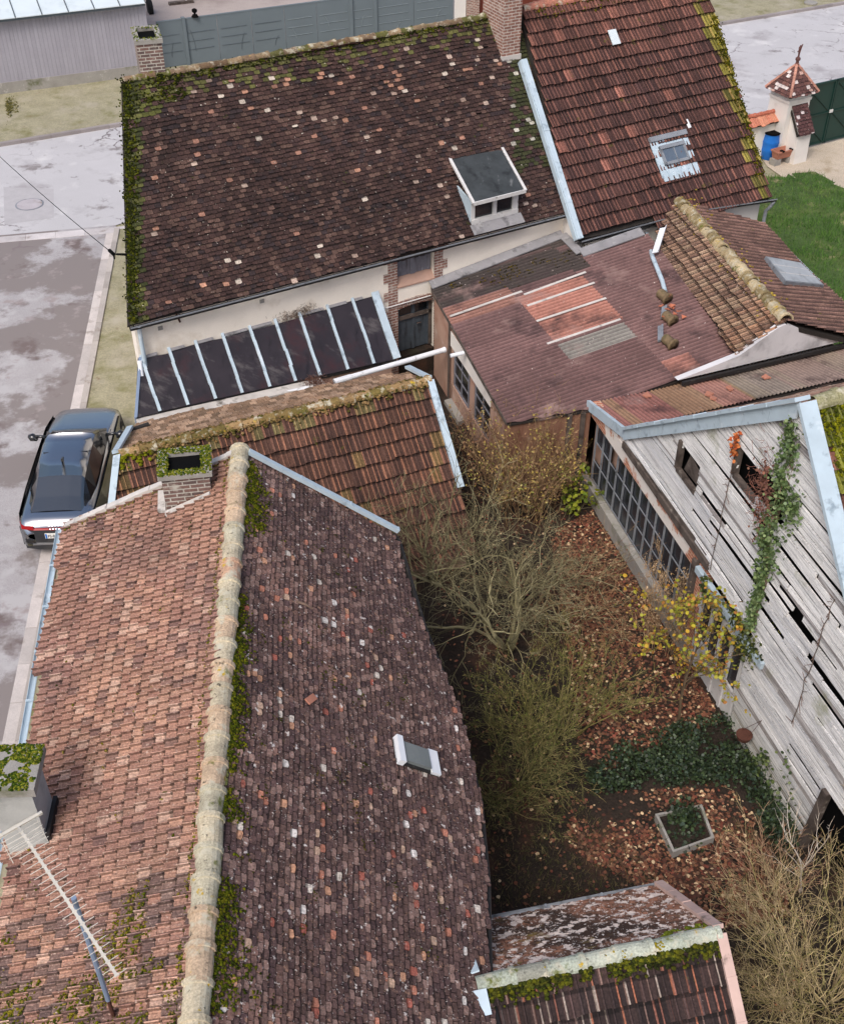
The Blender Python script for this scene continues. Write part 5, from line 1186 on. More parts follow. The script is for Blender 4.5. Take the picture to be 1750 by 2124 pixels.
for i in range(9):
    p = oF(1388+rS.normal(0, 14), 656+rS.normal(0, 10))+nF*rS.uniform(.05, .2); a = rS.uniform(0, 6); m.prism([p, p+A([cos(a), sin(a), .3])*.12, p+A([cos(a+1.2), sin(a+1.2), .2])*.14], nF*.02)
m.build('broken_tile', mat('orange_shard', S(184, 112, 86), var=.2), label='heap of broken orange tile pieces around the middle clay pot', cat='broken tile', kind=None)
# long white gutter pipe lying across the lean-to
zp = bR[2]+.08
a, b = at(693, 792, zp), at(923, 725, zp); m = MB(); m.tube([a, b], .065, 12); m.tube([a-nrm(b-a)*.0, a+nrm(b-a)*.45], .075, 12); m.tube([b-nrm(b-a)*.06, b], .075, 12); m.build('drain_pipe', M['whitepvc'], label='long white drain pipe reaching past the lean-to towards the pink wall', cat='pipe', smooth=False)
a, b = at(526, 832, zp-.05), at(640, 805, zp-.02); m = MB(); m.tube([a, b], .065, 12); m.build('drain_pipe', M['whitepvc'], label='shorter white pipe lying on the mortar ledge of the lean-to', cat='pipe')
m = MB()
for i in range(260):
    p = at(655+rS.normal(0, 12), 795+rS.normal(0, 5), zp)+A([0, 0, rS.uniform(-.05, .12)]); d = nrm(rS.normal(0, 1, 3)); m.tube([p, p+d*.12], .005, 3, jitcol(S(104, 76, 66), rS), cap=False)
m.build('twig_clump', M['bark'], label='clump of brown twigs and debris caught between the two white pipes', cat='debris')
# ================================================================ BEYOND THE LONG HOUSE
# grey clad building top left
k0_, k1_ = at(0, 198), at(252, 165); dk = nrm(k1_-k0_); bk_ = A([-dk[1], dk[0], 0.])
kR = k0_+dk*float((at(318, 152)-k0_)@dk); zk = zup(k0_, 40)
HK = thing('clad_building', 'long building with pale grey vertical cladding under a translucent sheet roof', 'building', k0_)
rK = np.random.default_rng(51)
kL = k0_-dk*14; LK = float((kR-kL)@dk)
m = MB(); m.box(kL+bk_*.08, kR-kL-dk*.02, bk_*8, Z*(zk-.15), S(150, 146, 154)); a = 0.
while a < LK:
    w_ = .155; c = S(160, 157, 166)*rK.uniform(.95, 1.04)
    m.box(kL+dk*(a+.003)+Z*.45, dk*(w_-.006), bk_*.09, Z*(zk-.6), c); a += w_
m.build('wall', M['cladding'], HK)
m = MB(); m.box(kL-bk_*.03-Z*.1, kR-kL+dk*.05, bk_*.2, Z*.58); m.build('plinth', M['concrete'], HK)
m = MB(); n_ = int(LK/1.0)
for i in range(n_):
    p = kL+dk*(LK*i/n_)+Z*zk-bk_*.35; m.prism([p+dk*.012, p+dk*(LK/n_-.012), p+dk*(LK/n_-.012)+bk_*8+Z*1.6, p+dk*.012+bk_*8+Z*1.6], Z*.03)
m.build('roof', M['sheet'], HK)
m = MB(); 
for i in range(n_+1): p = kL+dk*(LK*i/n_)+Z*(zk+.032)-bk_*.36; m.box(p-dk*.02, dk*.04, bk_*8+Z*1.6, Z*.02)
m.box(kL-bk_*.30+Z*(zk-.1), kR-kL, bk_*.08, Z*.08); m.build('roof_bar', M['slateline'], HK)
# fence of slate-grey metal panels
f0 = at(338, 144); f0 = k0_+dk*float((f0-k0_)@dk)+bk_*float((f0-k0_)@bk_)
fd = azv(66.); fb = azv(-24.); pz = zup(f0, 47)
def fx(px, base=f0): # along the fence by photo x at mid height
    lo, hi = -2., 40.
    for _ in range(40):
        mm_ = (lo+hi)/2; p = base+fd*mm_+Z*pz*.5; vv = p-CAM; x = CX+F*(vv@RGT)/(vv@FWD)
        if x < px: lo = mm_
        else: hi = mm_
    return lo
HFn = thing('metal_fence', 'tall slate-grey metal panel fence with thin line drawings behind the long house ridge', 'fence', f0)
xs = [330, 386, 454, 524, 592, 658, 728, 778, 858, 940]; fs_ = [fx(x) for x in xs]
for i in range(len(xs)-1):
    m = MB(); m.box(f0+fd*(fs_[i]+.01)+Z*.06, fd*(fs_[i+1]-fs_[i]-.02), fb*.05, Z*(pz-.08)); m.build('panel', M['slate'], HFn)
m = MB(); m.box(f0-fb*.01+Z*(pz-.02), fd*(fs_[-1]), fb*.09, Z*.05); m.build('top_rail', M['slate'], HFn)
for a in (fs_[1], fs_[6], fs_[7]):
    m = MB(); m.box(f0+fd*(a-.07)-fb*.08, fd*.14, fb*.2, Z*(pz+.08)); m.build('post', M['slate'], HFn)
def fl_line(mbx, pts): mbx.tube([f0+fd*a-fb*.012+Z*z for a, z in pts], (.009), 4)
mD, mP = MB(), MB()
for i in range(len(xs)-1):
    a0, a1 = fs_[i], fs_[i+1]; wd = a1-a0; T_ = mD if i < 4 else mP
    for z_ in (.34, .52, .70):
        fl_line(T_, [(a0+wd*.08, pz*z_), (a0+wd*rK.uniform(.8, .92), pz*(z_+.005))])
    for k in range(1):
        x_ = a0+wd*rK.uniform(.25, .75); s_ = rK.choice([-1, 1]); zb_ = pz*rK.uniform(.1, .45); hh = pz*rK.uniform(.2, .5)
        fl_line(T_, [(x_+s_*.22*t_*t_*wd*.5, zb_+hh*t_) for t_ in np.linspace(0, 1, 6)])
mD.build('line_drawing', M['slateline'], HFn, stuff=True); mP.build('line_drawing', M['paleline'], HFn, stuff=True)
m = MB(); p = f0+fd*fx(411)+Z*(pz+.03); m.tube([p, p+Z*.10], [.16, .10], 8); m.tube([p+Z*.10, p+Z*.16], .04, 8); m.tube([p+Z*.16, p+Z*.21, p+Z*.30, p+Z*.34], [.05, .11, .11, .04], 10); m.build('gate_lamp', M['black'], label='small dark lamp standing on the slate-grey fence', cat='lamp')
sheet('fence_yard', [f0+fb*.1-fd*4, f0+fb*.1+fd*40, f0+fb*60+fd*40, f0+fb*60-fd*4], M['yard'], .06)
p = at(311, 14, .35); m = MB(); m.tube([p-dk*.1, p+dk*.1], .36, 18); m.tube([p-dk*.11, p-dk*.10], .2, 14, S(60, 60, 60)); m.build('tyre', M['tyre'], label='black tyre leaning at the corner of the grey clad building', cat='tyre')
p = at(352, 12, .06); m = MB(); m.box(p, dk*1.2, bk_*.25, Z*.12); m.build('beam', M['timber'], label='short dark beam lying on the yard behind the fence', cat='beam')
p = at(390, 8, 0); m = MB()
for q in (p, p+dk*1.6): m.tube([q-dk*.1, q+Z*1.0+dk*.15], .05, 6); m.tube([q+bk_*.6-dk*.1, q+bk_*.6+Z*1.0+dk*.15], .05, 6)
m.box(p+Z*1.0-dk*.1, dk*2.0, bk_*.7, Z*.08); m.build('trestle', M['whitepaint'], label='white trestle table cut by the top edge, behind the fence', cat='trestle')
# light pillar and brick house with a red-brown door
q0 = f0+fd*(fs_[-1]+.08); pzz = pz+.6
m = MB(); m.box(q0, fd*.2, fb*.3, Z*pzz); m.box(q0+fd*.2, fd*.36, fb*.36, Z*pzz); m.build('wall_pillar', M['white'], label='pale rendered pillar between the slate-grey fence and the brick house', cat='pillar')
q1 = q0+fd*.6; HQ = thing('brick_house', 'red brick house front with a red-brown boarded door beyond the big chimney', 'house', q1)
m = MB(); m.box(q1-fb*.05, fd*.62, fb*.4, Z*4); m.box(q1+fd*.62, fd*.45, fb*.4, Z*.3); m.box(q1+fd*5.6, fd*1, fb*.4, Z*4); m.box(q1+fb*.5, fd*6.6, fb*5, Z*4); m.build('wall', M['brick'], HQ)
m = MB()
for i in range(26): m.box(q1+fd*(.64+i*.19)+fb*.12, fd*.182, fb*.05, Z*3.2); 
m.build('door', M['reddoor'], HQ)
# ---------------------------------------------------------------- right-hand court: pillar, wall, gate, drum, trough
gp = at(1655, 322); gd = azv(61.); gv = azv(-29.)                    # near right foot of the pillar
gw_ = 1.0; gdp = .95
zE_ = zup(gp, 187)
HP = thing('gate_pillar', 'white gate pillar with little lichened pyramid tile roof, iron finial and buttress hood', 'gate pillar', gp)
gL = gp-gd*gw_
m = MB(); m.box(gL, gd*gw_, gv*gdp, Z*(zE_-.02)); m.box(gL-gd*.03-gv*.03+Z*(zE_-.32), gd*(gw_+.06), gv*(gdp+.06), Z*.10); m.build('wall', M['white'], HP)
DES_ = 0; ov = .16; cx_ = gL+gd*gw_/2+gv*gdp/2; zA = zE_+.85
cor = [fl(gL-gd*ov-gv*ov, zE_-.03), fl(gp+gd*ov-gv*ov, zE_-.03), fl(gp+gd*ov+gv*(gdp+ov), zE_-.03), fl(gL-gd*ov+gv*(gdp+ov), zE_-.03)]; apx = fl(cx_, zA)
m = MB(); rP = np.random.default_rng(61)
for i in range(4):
    a, b = cor[i], cor[(i+1) % 4]; n_ = plane3(a, b, apx); fr_ = frame_of(apx, n_, nrm(b-a)); pl_ = [to2(fr_, p) for p in (apx, a, b)]
    slab(m, fr_, pl_, .05, lift=-.03)
    tiles(m, fr_, pl_, .13, .16, 'plain', lambda x, s, r: jitcol([S(96, 62, 58), S(112, 72, 64), S(206, 190, 184), S(190, 150, 136)][r.choice(4, p=[.52, .31, .1, .07])], r, .15), rP, t=.018, sag=0)
for i in range(4): ridge_caps(m, cor[i]+Z*.01, apx+Z*.01, .05, .28, lambda r: jitcol(S(176, 128, 112), r), rP, k=5, wob=.003)
m.build('roof', M['tile_dark'], HP)
m = MB(); m.tube([apx-Z*.05, apx+Z*.1, apx+Z*.14, apx+Z*.2, apx+Z*.24, apx+Z*.3, apx+Z*.44, apx+Z*.56, apx+Z*.64], [.08, .05, .09, .09, .04, .03, .045, .05, .01], 8)
m.tube([apx+Z*.44, apx+Z*.56+gd*.03, apx+Z*.66+gd*.10], [.04, .04, .012], 6); m.tube([apx+Z*.48, apx+Z*.42-gd*.10], [.03, .01], 6); m.build('finial', M['iron'], HP)
ho = gL+gd*.22-gv*.001; hz = zE_-.42
m = MB(); m.prism([fl(ho, 0), fl(ho-gv*.55, 0), fl(ho-gv*.50, hz-.75), fl(ho, hz-.05)], gd*.62); m.build('buttress', M['white'], HP)
tA, tB, tC, tD = fl(ho-gd*.06, hz), fl(ho+gd*.68, hz), fl(ho+gd*.68-gv*.62, hz-.86), fl(ho-gd*.06-gv*.62, hz-.86)
n_ = plane3(tA, tB, tC); fr_ = frame_of(tA, n_, gd); m = MB(); pl_ = [to2(fr_, p) for p in (tA, tB, tC, tD)]; slab(m, fr_, pl_, .05)
tiles(m, fr_, pl_, .115, .16, 'plain', lambda x, s, r: jitcol([S(84, 52, 52), S(96, 62, 60), S(206, 190, 188)][r.choice(3, p=[.55, .35, .1])], r, .15), rP, t=.018, sag=0); m.build('hood', M['tile_dark'], HP)
# low wall with orange coping to the left of the pillar
wz_ = zup(gL+gv*.5, 243); wq0 = gL+gv*.45; wq1 = wq0-gd*5
HW = thing('boundary_wall', 'low cream wall with orange tile coping beside the gate pillar', 'wall', wq0)
m = MB(); m.box(wq1, gd*5, gv*.4, Z*(wz_-.02)); m.build('wall', M['cream'], HW)
m = MB(); c0_ = wq0+gv*.2; rg = fl(c0_, wz_+.16)
for sgn in (-1, 1):
    a, b = rg, rg-gd*5; n_ = nrm(gv*sgn*.25+Z*.33); fr_ = frame_of(rg-gd*5, n_, gd); pl_ = [(0, 0), (5., 0), (5., .42), (0, .42)]; slab(m, fr_, pl_, .04, lift=-.03)
    tiles(m, fr_, pl_, .42, .19, 'plain', lambda x, s, r: jitcol([S(196, 112, 80), S(178, 96, 72), S(150, 92, 66), S(206, 128, 92)][r.integers(4)], r, .12), rP, t=.03, sag=0, jit=.02)
ridge_caps(m, rg-gd*5, rg, .08, .3, lambda r: jitcol(S(168, 96, 76), r), rP, k=7); m.build('coping', M['tile_red'], HW)
# green gate
g0q = gp+gd*.10+gv*.35; zg_ = zup(g0q, 178)
HGt = thing('green_gate', 'dark green sheet-metal gate with diagonal braces right of the white pillar', 'gate', g0q)
for i in range(2):
    a = g0q+gd*(1.42*i+.02*i); m = MB(); m.box(a+Z*.06, gd*1.4, gv*.03, Z*(zg_-.06)); pn = m.build('gate_leaf', M['greengate'], HGt)
    m = MB()
    for z_ in (.08, (zg_)*.5, zg_-.06): m.box(a+Z*z_-gv*.035, gd*1.4, gv*.034, Z*.05)
    for x_ in (0, 1.35): m.box(a+gd*x_+Z*.06-gv*.035, gd*.05, gv*.034, Z*(zg_-.06))
    m.tube([a+gd*.05+Z*(zg_-.1)-gv*.025, a+gd*1.35+Z*(zg_*.52)-gv*.025], .022, 4); m.tube([a+gd*.05+Z*(zg_*.5)-gv*.025, a+gd*1.35+Z*.1-gv*.025], .022, 4); m.build('frame', M['greengate'], pn)
m = MB(); m.box(g0q+gd*1.34+Z*(zg_*.5)-gv*.06, gd*.16, gv*.025, Z*.11); m.build('lock_plate', M['whitepaint'], HGt)
# blue drum, leaning board, terracotta trough on stones
dp = at(1591, 328); 
HDr = thing('plastic_drum', 'open blue plastic drum with dark mouth standing in the wall corner', 'drum', dp)
m = MB(); pr = [(0, .23), (.04, .26), (.3, .29), (.34, .30), (.38, .29), (.60, .30), (.64, .31), (.68, .30), (.9, .26), (.96, .27), (.97, .27)]
m.tube([dp+Z*z_ for z_, _ in pr], [r for _, r in pr], 22); m.build('body', M['bluedrum'], HDr, smooth=True)
m = MB(); m.tube([dp+Z*.93, dp+Z*.985], .285, 22, cap=False); m.tube([dp+Z*.974, dp+Z*.976], .27, 22); m.build('rim', M['black'], HDr)
p = at(1572, 330); m = MB(); m.prism([p-gd*.25, p+gd*.12, p+gv*.25-gd*.15+Z*1.15, p+gv*.25-gd*.25+Z*1.2], gv*.04); m.build('leaning_board', M['reddoor'], label='dark reddish board leaning against the wall left of the blue drum', cat='board')
p = at(1616, 343); 
m = MB(); m.box(p-gd*.25, gd*.28, gv*.3, Z*.22); m.build('stone_block', M['concrete'], label='mossy stone block under the left end of the terracotta trough, next to the drum', cat='stone', group='stones under the terracotta trough')
m = MB(); m.box(p+gd*.35, gd*.26, gv*.3, Z*.2); m.build('stone_block', M['concrete'], label='mossy stone block under the right end of the terracotta trough, on the gravel', cat='stone', group='stones under the terracotta trough')
q = p+Z*.23-gd*.15+gv*.02; m = MB()
t0_, t1_ = q+Z*.26, q
def ring(z_, e): return [q+gd*(-e)+gv*(-e)+Z*z_, q+gd*(.68+e)+gv*(-e)+Z*z_, q+gd*(.68+e)+gv*(.26+e)+Z*z_, q+gd*(-e)+gv*(.26+e)+Z*z_]
vs = ring(0, 0)+ring(.24, .05)+ring(.24, .075)+ring(.29, .075)+ring(.29, .04)+ring(.10, .0); fs = [(3, 2, 1, 0)]
for k in range(5): fs += [(k*4+i, k*4+(i+1) % 4, k*4+4+(i+1) % 4, k*4+4+i) for i in range(4)]
fs += [(20, 21, 22, 23)]; m.add(vs, fs); HT = m.build('planter_trough', M['terracotta'], label='rectangular terracotta trough set on stones at the foot of the white pillar', cat='trough')
m = MB()
for a in (.1, .54): m.box(q+gd*a-gv*.09+Z*.27, gd*.1, gv*.16, Z*.04)
m.build('clip', M['black'], HT)
# manhole cover, white disc on the far verge, cable and bracket
mp_ = at(62, 424, .006); m = MB(); m.tube([mp_, mp_+Z*.012], .42, 28, S(176, 170, 174)); mh = m.build('manhole_cover', M['kerb'], label='round iron manhole cover in a repaired asphalt patch', cat='manhole')
mm = MB(); mm.tube([mp_, mp_+Z*.006], .47, 28); mm.build('rim', M['greyzinc'], mh)
sheet('asphalt_patch', [at(8, 388), at(112, 392), at(112, 452), at(10, 466)], mat('patch_asphalt', S(174, 171, 173), var=.08, fine=.08, fs=60, rough=.9), .005)
p = at(1680, 7, .06); m = MB(); m.tube([p, p+Z*.06], .32, 18); m.build('cover_disc', M['concrete'], label='pale round cover lying on the grass verge across the street', cat='cover')
hk = onp(262, 528, E0-u*.02, azv(85.5)); hz_ = hk
m = MB(); e_ = at(236, 527, hk[2]); m.tube([hk, hk+(e_-hk)*.7, e_, e_-Z*.12+azv(0)*.0], [.03, .025, .02, .02], 6); m.build('cable_bracket', M['black'], label='dark hooked iron bracket sticking out of the long house gable', cat='bracket')
c1 = e_-Z*.0; c2 = at(0, 318, 4.4)+(at(0, 318, 4.4)-e_)*.5; m = MB()
m.tube([c1+(c2-c1)*t_-Z*.5*t_*(1-t_) for t_ in np.linspace(0, 1, 20)], .009, 5); m.tube([c1+(c2-c1)*.0, c1+(c2-c1)*.02], .045, 6); m.build('overhead_cable', M['black'], label='thin overhead cable crossing the street to the gable bracket', cat='cable')
# ---------------------------------------------------------------- black saloon car
fA, rA_ = at(166, 850, .55), at(93, 1152, .3); ax_ = nrm((fA-rA_)*A([1, 1, 0])); sx = A([ax_[1], -ax_[0], 0.])
cfr = fl(fA, 0.02); CL = 4.93; 
midx = (at(62, 1000, .8)+at(237, 1000, .8))/2; cfr = cfr+sx*float((midx-cfr)@sx)
HCa = thing('parked_car', 'black saloon car parked half on the kerb, roof and bonnet mirroring the pale sky', 'car', cfr-ax_*CL/2)
def cp(x, y, z): return cfr-ax_*x+sx*(y*.89-.09)+Z*z                          # x from the nose backwards
def loft(mb, secs, close=False):
    n = len(secs[0]); vs = [p for s_ in secs for p in s_]
    fs = [(i*n+j, (i+1)*n+j, (i+1)*n+j+1, i*n+j+1) for i in range(len(secs)-1) for j in range(n-1)]
    fs += [tuple(range(n))[::-1], tuple(range((len(secs)-1)*n, len(secs)*n))]; mb.add(vs, fs)
SEC = [(0.0, .52, .50, .30), (.06, .72, .60, .24), (.25, .86, .70, .2), (.6, .925, .78, .19), (1.1, .945, .87, .19), (1.5, .945, .93, .19), (2.2, .945, .93, .19), (3.0, .945, .93, .19), (3.7, .945, .955, .19), (4.3, .93, .97, .2), (4.7, .89, .97, .24), (4.86, .84, .90, .30), (4.93, .76, .72, .36)]
def section(x, w_, zt, zb): 
    h = zt-zb
    half = [(0, zt+.02), (w_*.55, zt+.015), (w_*.82, zt-.01), (w_*.94, zt-.06), (w_*.985, zt-.16), (w_, zt-.3), (w_*.985, zb+.12), (w_*.95, zb)]
    return [cp(x, -y, z_) for y, z_ in half[::-1]]+[cp(x, y, z_) for y, z_ in half[1:]]
m = MB(); loft(m, [section(*s_) for s_ in SEC]); bd = m.build('body', M['carpaint'], HCa, smooth=True)
GH = [(1.42, .76, .94, .70), (1.75, .73, 1.14, .56), (2.2, .73, 1.38, .55), (2.6, .74, 1.42, .57), (3.2, .74, 1.40, .56), (3.7, .73, 1.29, .53), (4.2, .70, 1.10, .55), (4.55, .66, .985, .6)]
def gs(x, w0, zt, w1): return [cp(x, -w0*1.12, .92), cp(x, -w1-.06, zt-.07), cp(x, -w1, zt-.015), cp(x, -w1*.5, zt+.01), cp(x, 0, zt+.015), cp(x, w1*.5, zt+.01), cp(x, w1, zt-.015), cp(x, w1+.06, zt-.07), cp(x, w0*1.12, .92)]
G_ = [gs(*q) for q in GH]
def patch(i0_, i1_, j0, j1, off=0.):
    mb = MB(); vs = []; n = j1-j0+1
    for i in range(i0_, i1_+1): vs += [p+Z*off for p in G_[i][j0:j1+1]]
    mb.add(vs, [(i*n+j, (i+1)*n+j, (i+1)*n+j+1, i*n+j+1) for i in range(i1_-i0_) for j in range(n-1)]); return mb
mr = MB(); loft(mr, [[p for p in s_[1:-1]] for s_ in G_[2:6]]); mr.build('car_roof', M['carpaint'], HCa, smooth=True)
patch(0, 2, 1, 7, .012).build('windscreen', M['windscreen'], HCa)
patch(5, 7, 1, 7, .012).build('rear_window', M['carglass'], HCa)
patch(0, 7, 0, 1).build('side_window', M['carblack'], HCa); patch(0, 7, 7, 8).build('side_window', M['carblack'], HCa)
m = MB(); m.tube([cp(4.6, 0, .97)+sx*y for y in (-.5, .5)], .01, 4); m.box(cp(2.95, -.53, 1.40), sx*1.06, -ax_*.02, Z*.008); m.build('seam', M['carblack'], bd)
for s_ in (-1, 1):
    m = MB(); loft(m, [[cp(x, s_*y, z_) for y, z_ in ((q*.945+.004, zt-.02-.0), (q*.96+.008, zt-.14), (q*.99+.008, zt-.32), (q*.98+.008, .34), (q*.94, .2))] for x, q, zt in ((.5, .95, .76), (1.2, .998, .88), (2.4, 1.0, .93), (3.6, 1.0, .95), (4.5, .96, .96))][::s_]); m.build('door', M['carblack'], HCa, smooth=True)
    mb = MB(); a = cp(1.72, s_*.93, .96); mb.tube([a-sx*s_*.16, a+sx*s_*.14+Z*.03], .035, 6); mb.tube([a+sx*s_*.08+Z*.0-ax_*.06, a+sx*s_*.2+Z*.02-ax_*.02, a+sx*s_*.27+Z*.02+ax_*.02], [.06, .10, .06], 10); mb.build('wing_mirror', M['carblack'], HCa, smooth=True)
    for x in (.88, 3.85):
        mb = MB(); c = cp(x, s_*.80, .33); mb.tube([c, c+sx*s_*.155], .33, 24); wh = mb.build('wheel', M['tyre'], HCa); mb = MB(); mb.tube([c+sx*s_*.155, c+sx*s_*.165], .23, 20); mb.build('rim', M['rim'], wh)
    mb = MB(); mb.prism([cp(.10, s_*.50, .56), cp(.30, s_*.80, .60), cp(.30, s_*.80, .52), cp(.06, s_*.55, .48)], ax_*.03+sx*s_*.03); mb.build('headlight', M['chrome'], HCa)
m = MB(); zl_ = .80; pts = [(-.86, 4.72), (-.8, 4.86), (-.5, 4.925), (0, 4.94), (.5, 4.925), (.8, 4.86), (.86, 4.72)]
for (y0, x0), (y1, x1) in zip(pts[:-1], pts[1:]):
    hh = .028 if abs(y0+y1) < 1.2 else .075
    m.prism([cp(x0+.012, y0, zl_), cp(x1+.012, y1, zl_), cp(x1-.01, y1, zl_+hh), cp(x0-.01, y0, zl_+hh)], ax_*.05)
m.build('tail_light', M['redlamp'], HCa)
m = MB()
for (y0, x0), (y1, x1) in zip(pts[:-1], pts[1:]): m.prism([cp(x0+.008, y0, .26), cp(x1+.008, y1, .26), cp(x1+.008, y1, .79), cp(x0+.008, y0, .79)], ax_*.06)
for s_ in (-1, 1): m.box(cp(4.74, s_*.87-.02, .26), sx*.045, ax_*.75, Z*.5)
m.build('bumper', M['carblack'], HCa)
m = MB(); m.box(cp(4.935, -.26, .58), sx*.52, -ax_*.025, Z*.13); npz = m.build('number_plate', M['plate'], HCa)
m = MB()
for yy in (-.25, .215): m.box(cp(4.961, yy, .585), sx*.035, -ax_*.003, Z*.12)
m.build('plate_band', M['bluedrum'], npz)
cu = bpy.data.curves.new('txt', 'FONT'); cu.body = 'FS-803-FL'; cu.size = .105; cu.align_x = 'CENTER'; cu.extrude = .002
to = bpy.data.objects.new('txt', cu); COL.objects.link(to); dg = bpy.context.evaluated_depsgraph_get(); dg.update()
me = bpy.data.meshes.new_from_object(to.evaluated_get(dg)); bpy.data.objects.remove(to)
m = MB(); m.add([cp(4.963, 0, .605)+sx*q.co.x*.82+Z*q.co.y-ax_*q.co.z for q in me.vertices], [tuple(f.vertices) for f in me.polygons]); m.build('plate_text', M['ink'], npz)
m = MB()
for i in range(4): 
    c = cp(4.935, -.105+.07*i, .865); m.tube([c+sx*.045*cos(t_)+Z*.045*sin(t_)-ax_*.006 for t_ in np.linspace(0, 2*pi, 15)], .006, 4, cap=False)
m.build('badge', M['chrome'], HCa)
m = MB(); m.prism([cp(3.15, -.02, 1.415), cp(3.32, -.02, 1.405), cp(3.30, -.02, 1.46)], sx*.04); m.build('roof_aerial', M['carblack'], HCa)
m = MB(); m.box(cp(4.90, -.6, .40), sx*1.2, -ax_*.055, Z*.04); m.build('bumper_strip', M['rim'], HCa)
# ---------------------------------------------------------------- aerial on the front house
mb0 = onp(237, 2110, bR_, nBl); mtz = zup(mb0, 1870)
HAe = thing('tv_aerial', 'long many-rod television aerial on a blue-grey mast above the pink tiles', 'aerial', mb0)
m = MB(); m.tube([mb0-Z*.2, fl(mb0, mb0[2]+.35)], .022, 8); m.build('mast_foot', M['rust'], HAe)
m = MB(); m.tube([fl(mb0, mb0[2]+.35), fl(mb0, mtz+.06)], .026, 8); m.build('mast', M['bluesteel'], HAe)
zt2 = mtz+.05; Pb, Qb = at(36, 1712, zt2), at(243, 2024, zt2); db = nrm(Qb-Pb); sbv = A([-db[1], db[0], 0.]); LB = np.linalg.norm(Qb-Pb)
m = MB(); m.box(Pb-sbv*.012-Z*.012, Qb-Pb, sbv*.024, Z*.024); m.build('boom', M['alu'], HAe)
for i in range(26):
    t_ = .05+.95*(i/25.)**1.05; hl = .16-.07*t_; p = Pb+db*LB*t_+Z*.012
    m = MB(); m.tube([p-sbv*hl, p+sbv*hl], .0036, 5); m.tube([p-sbv*.02, p+sbv*.02], .012, 6); m.build('rod', M['alu'], HAe)
m = MB()
for s_ in (-1, 1):
    for j in range(7):
        o = Pb+Z*(.02+.03*j*s_)+db*(.03*j); m.tube([o-sbv*.2, o+sbv*.2], .0035, 4)
for s2 in (-.18, .18): m.tube([Pb+sbv*s2+Z*.22+db*.2, Pb+sbv*s2, Pb+sbv*s2-Z*.22+db*.2], .004, 4)
m.box(Pb-sbv*.25-Z*.02, sbv*.5, db*.025, Z*.035); m.build('reflector', M['alu'], HAe)
# fallen branch and loose tile on the purple slope
m = MB(); a, b = P2(1, 1), 0
a, b = onp(611, 1252, bR_, nBr)+nBr*.05, onp(644, 1268, bR_, nBr)+nBr*.06; m.tube([a, (a+b)/2+nBr*.02, b], [.018, .02, .012], 6, S(120, 100, 88)); m.build('branch', M['bark'], label='short bare stick lying on the purple tile slope', cat='stick')
a = onp(645, 1442, bR_, nBr)+nBr*.03; m = MB(); m.box(a, nrm(rd+frR[2]*.8)*-.2, nrm(frR[2]-rd*.8)*.1, nBr*.02); m.build('loose_tile', M['terracotta'], label='slipped orange tile lying loose on the purple slope', cat='tile')
# concrete slab by the pink wall, planter frame, hanging rusty pot
a, b, c, d = [at(x, y, 0.0) for x, y in ((921, 838), (941, 832), (972, 874), (950, 884))]; m = MB(); m.prism([a, b, c, d], Z*.12); m.build('concrete_slab', M['concrete'], label='flat concrete slab on the ground beside the pink wall', cat='slab')
pc = [at(x, y, .17) for x, y in ((1358, 1688), (1455, 1668), (1481, 1737), (1395, 1768))]
HPl = thing('planter_bed', 'square grey concrete planter frame filled with ivy and leaves in the garden', 'planter', fl(sum(pc)/4, 0))
m = MB(); ce = sum(pc)/4
for i in range(4):
    a, b = pc[i], pc[(i+1) % 4]; ia, ib = a+(ce-a)*.11, b+(ce-b)*.11
    m.prism([a, b, ib, ia], -Z*.18)
m.build('frame', M['concrete'], HPl)
m = MB(); m.prism([p+(ce-p)*.1-Z*.06 for p in pc], -Z*.1); m.build('soil', M['soil'], HPl)
s_, z_ = bq(1566, 1518); p = BZ(s_, z_, .22); m = MB(); m.tube([p-Z*.16, p-Z*.1, p], [.07, .12, .15], 12, cap=True); pt = m.build('hanging_pot', M['rust'], label='small rusty pot hanging by wires on the plank wall near the ground', cat='pot')
m = MB(); 
for e in (-.1, .1): m.tube([p+w*e, BZ(s_+.15, z_+.5, .06)], .005, 4)
m.build('wire', M['rust'], pt)
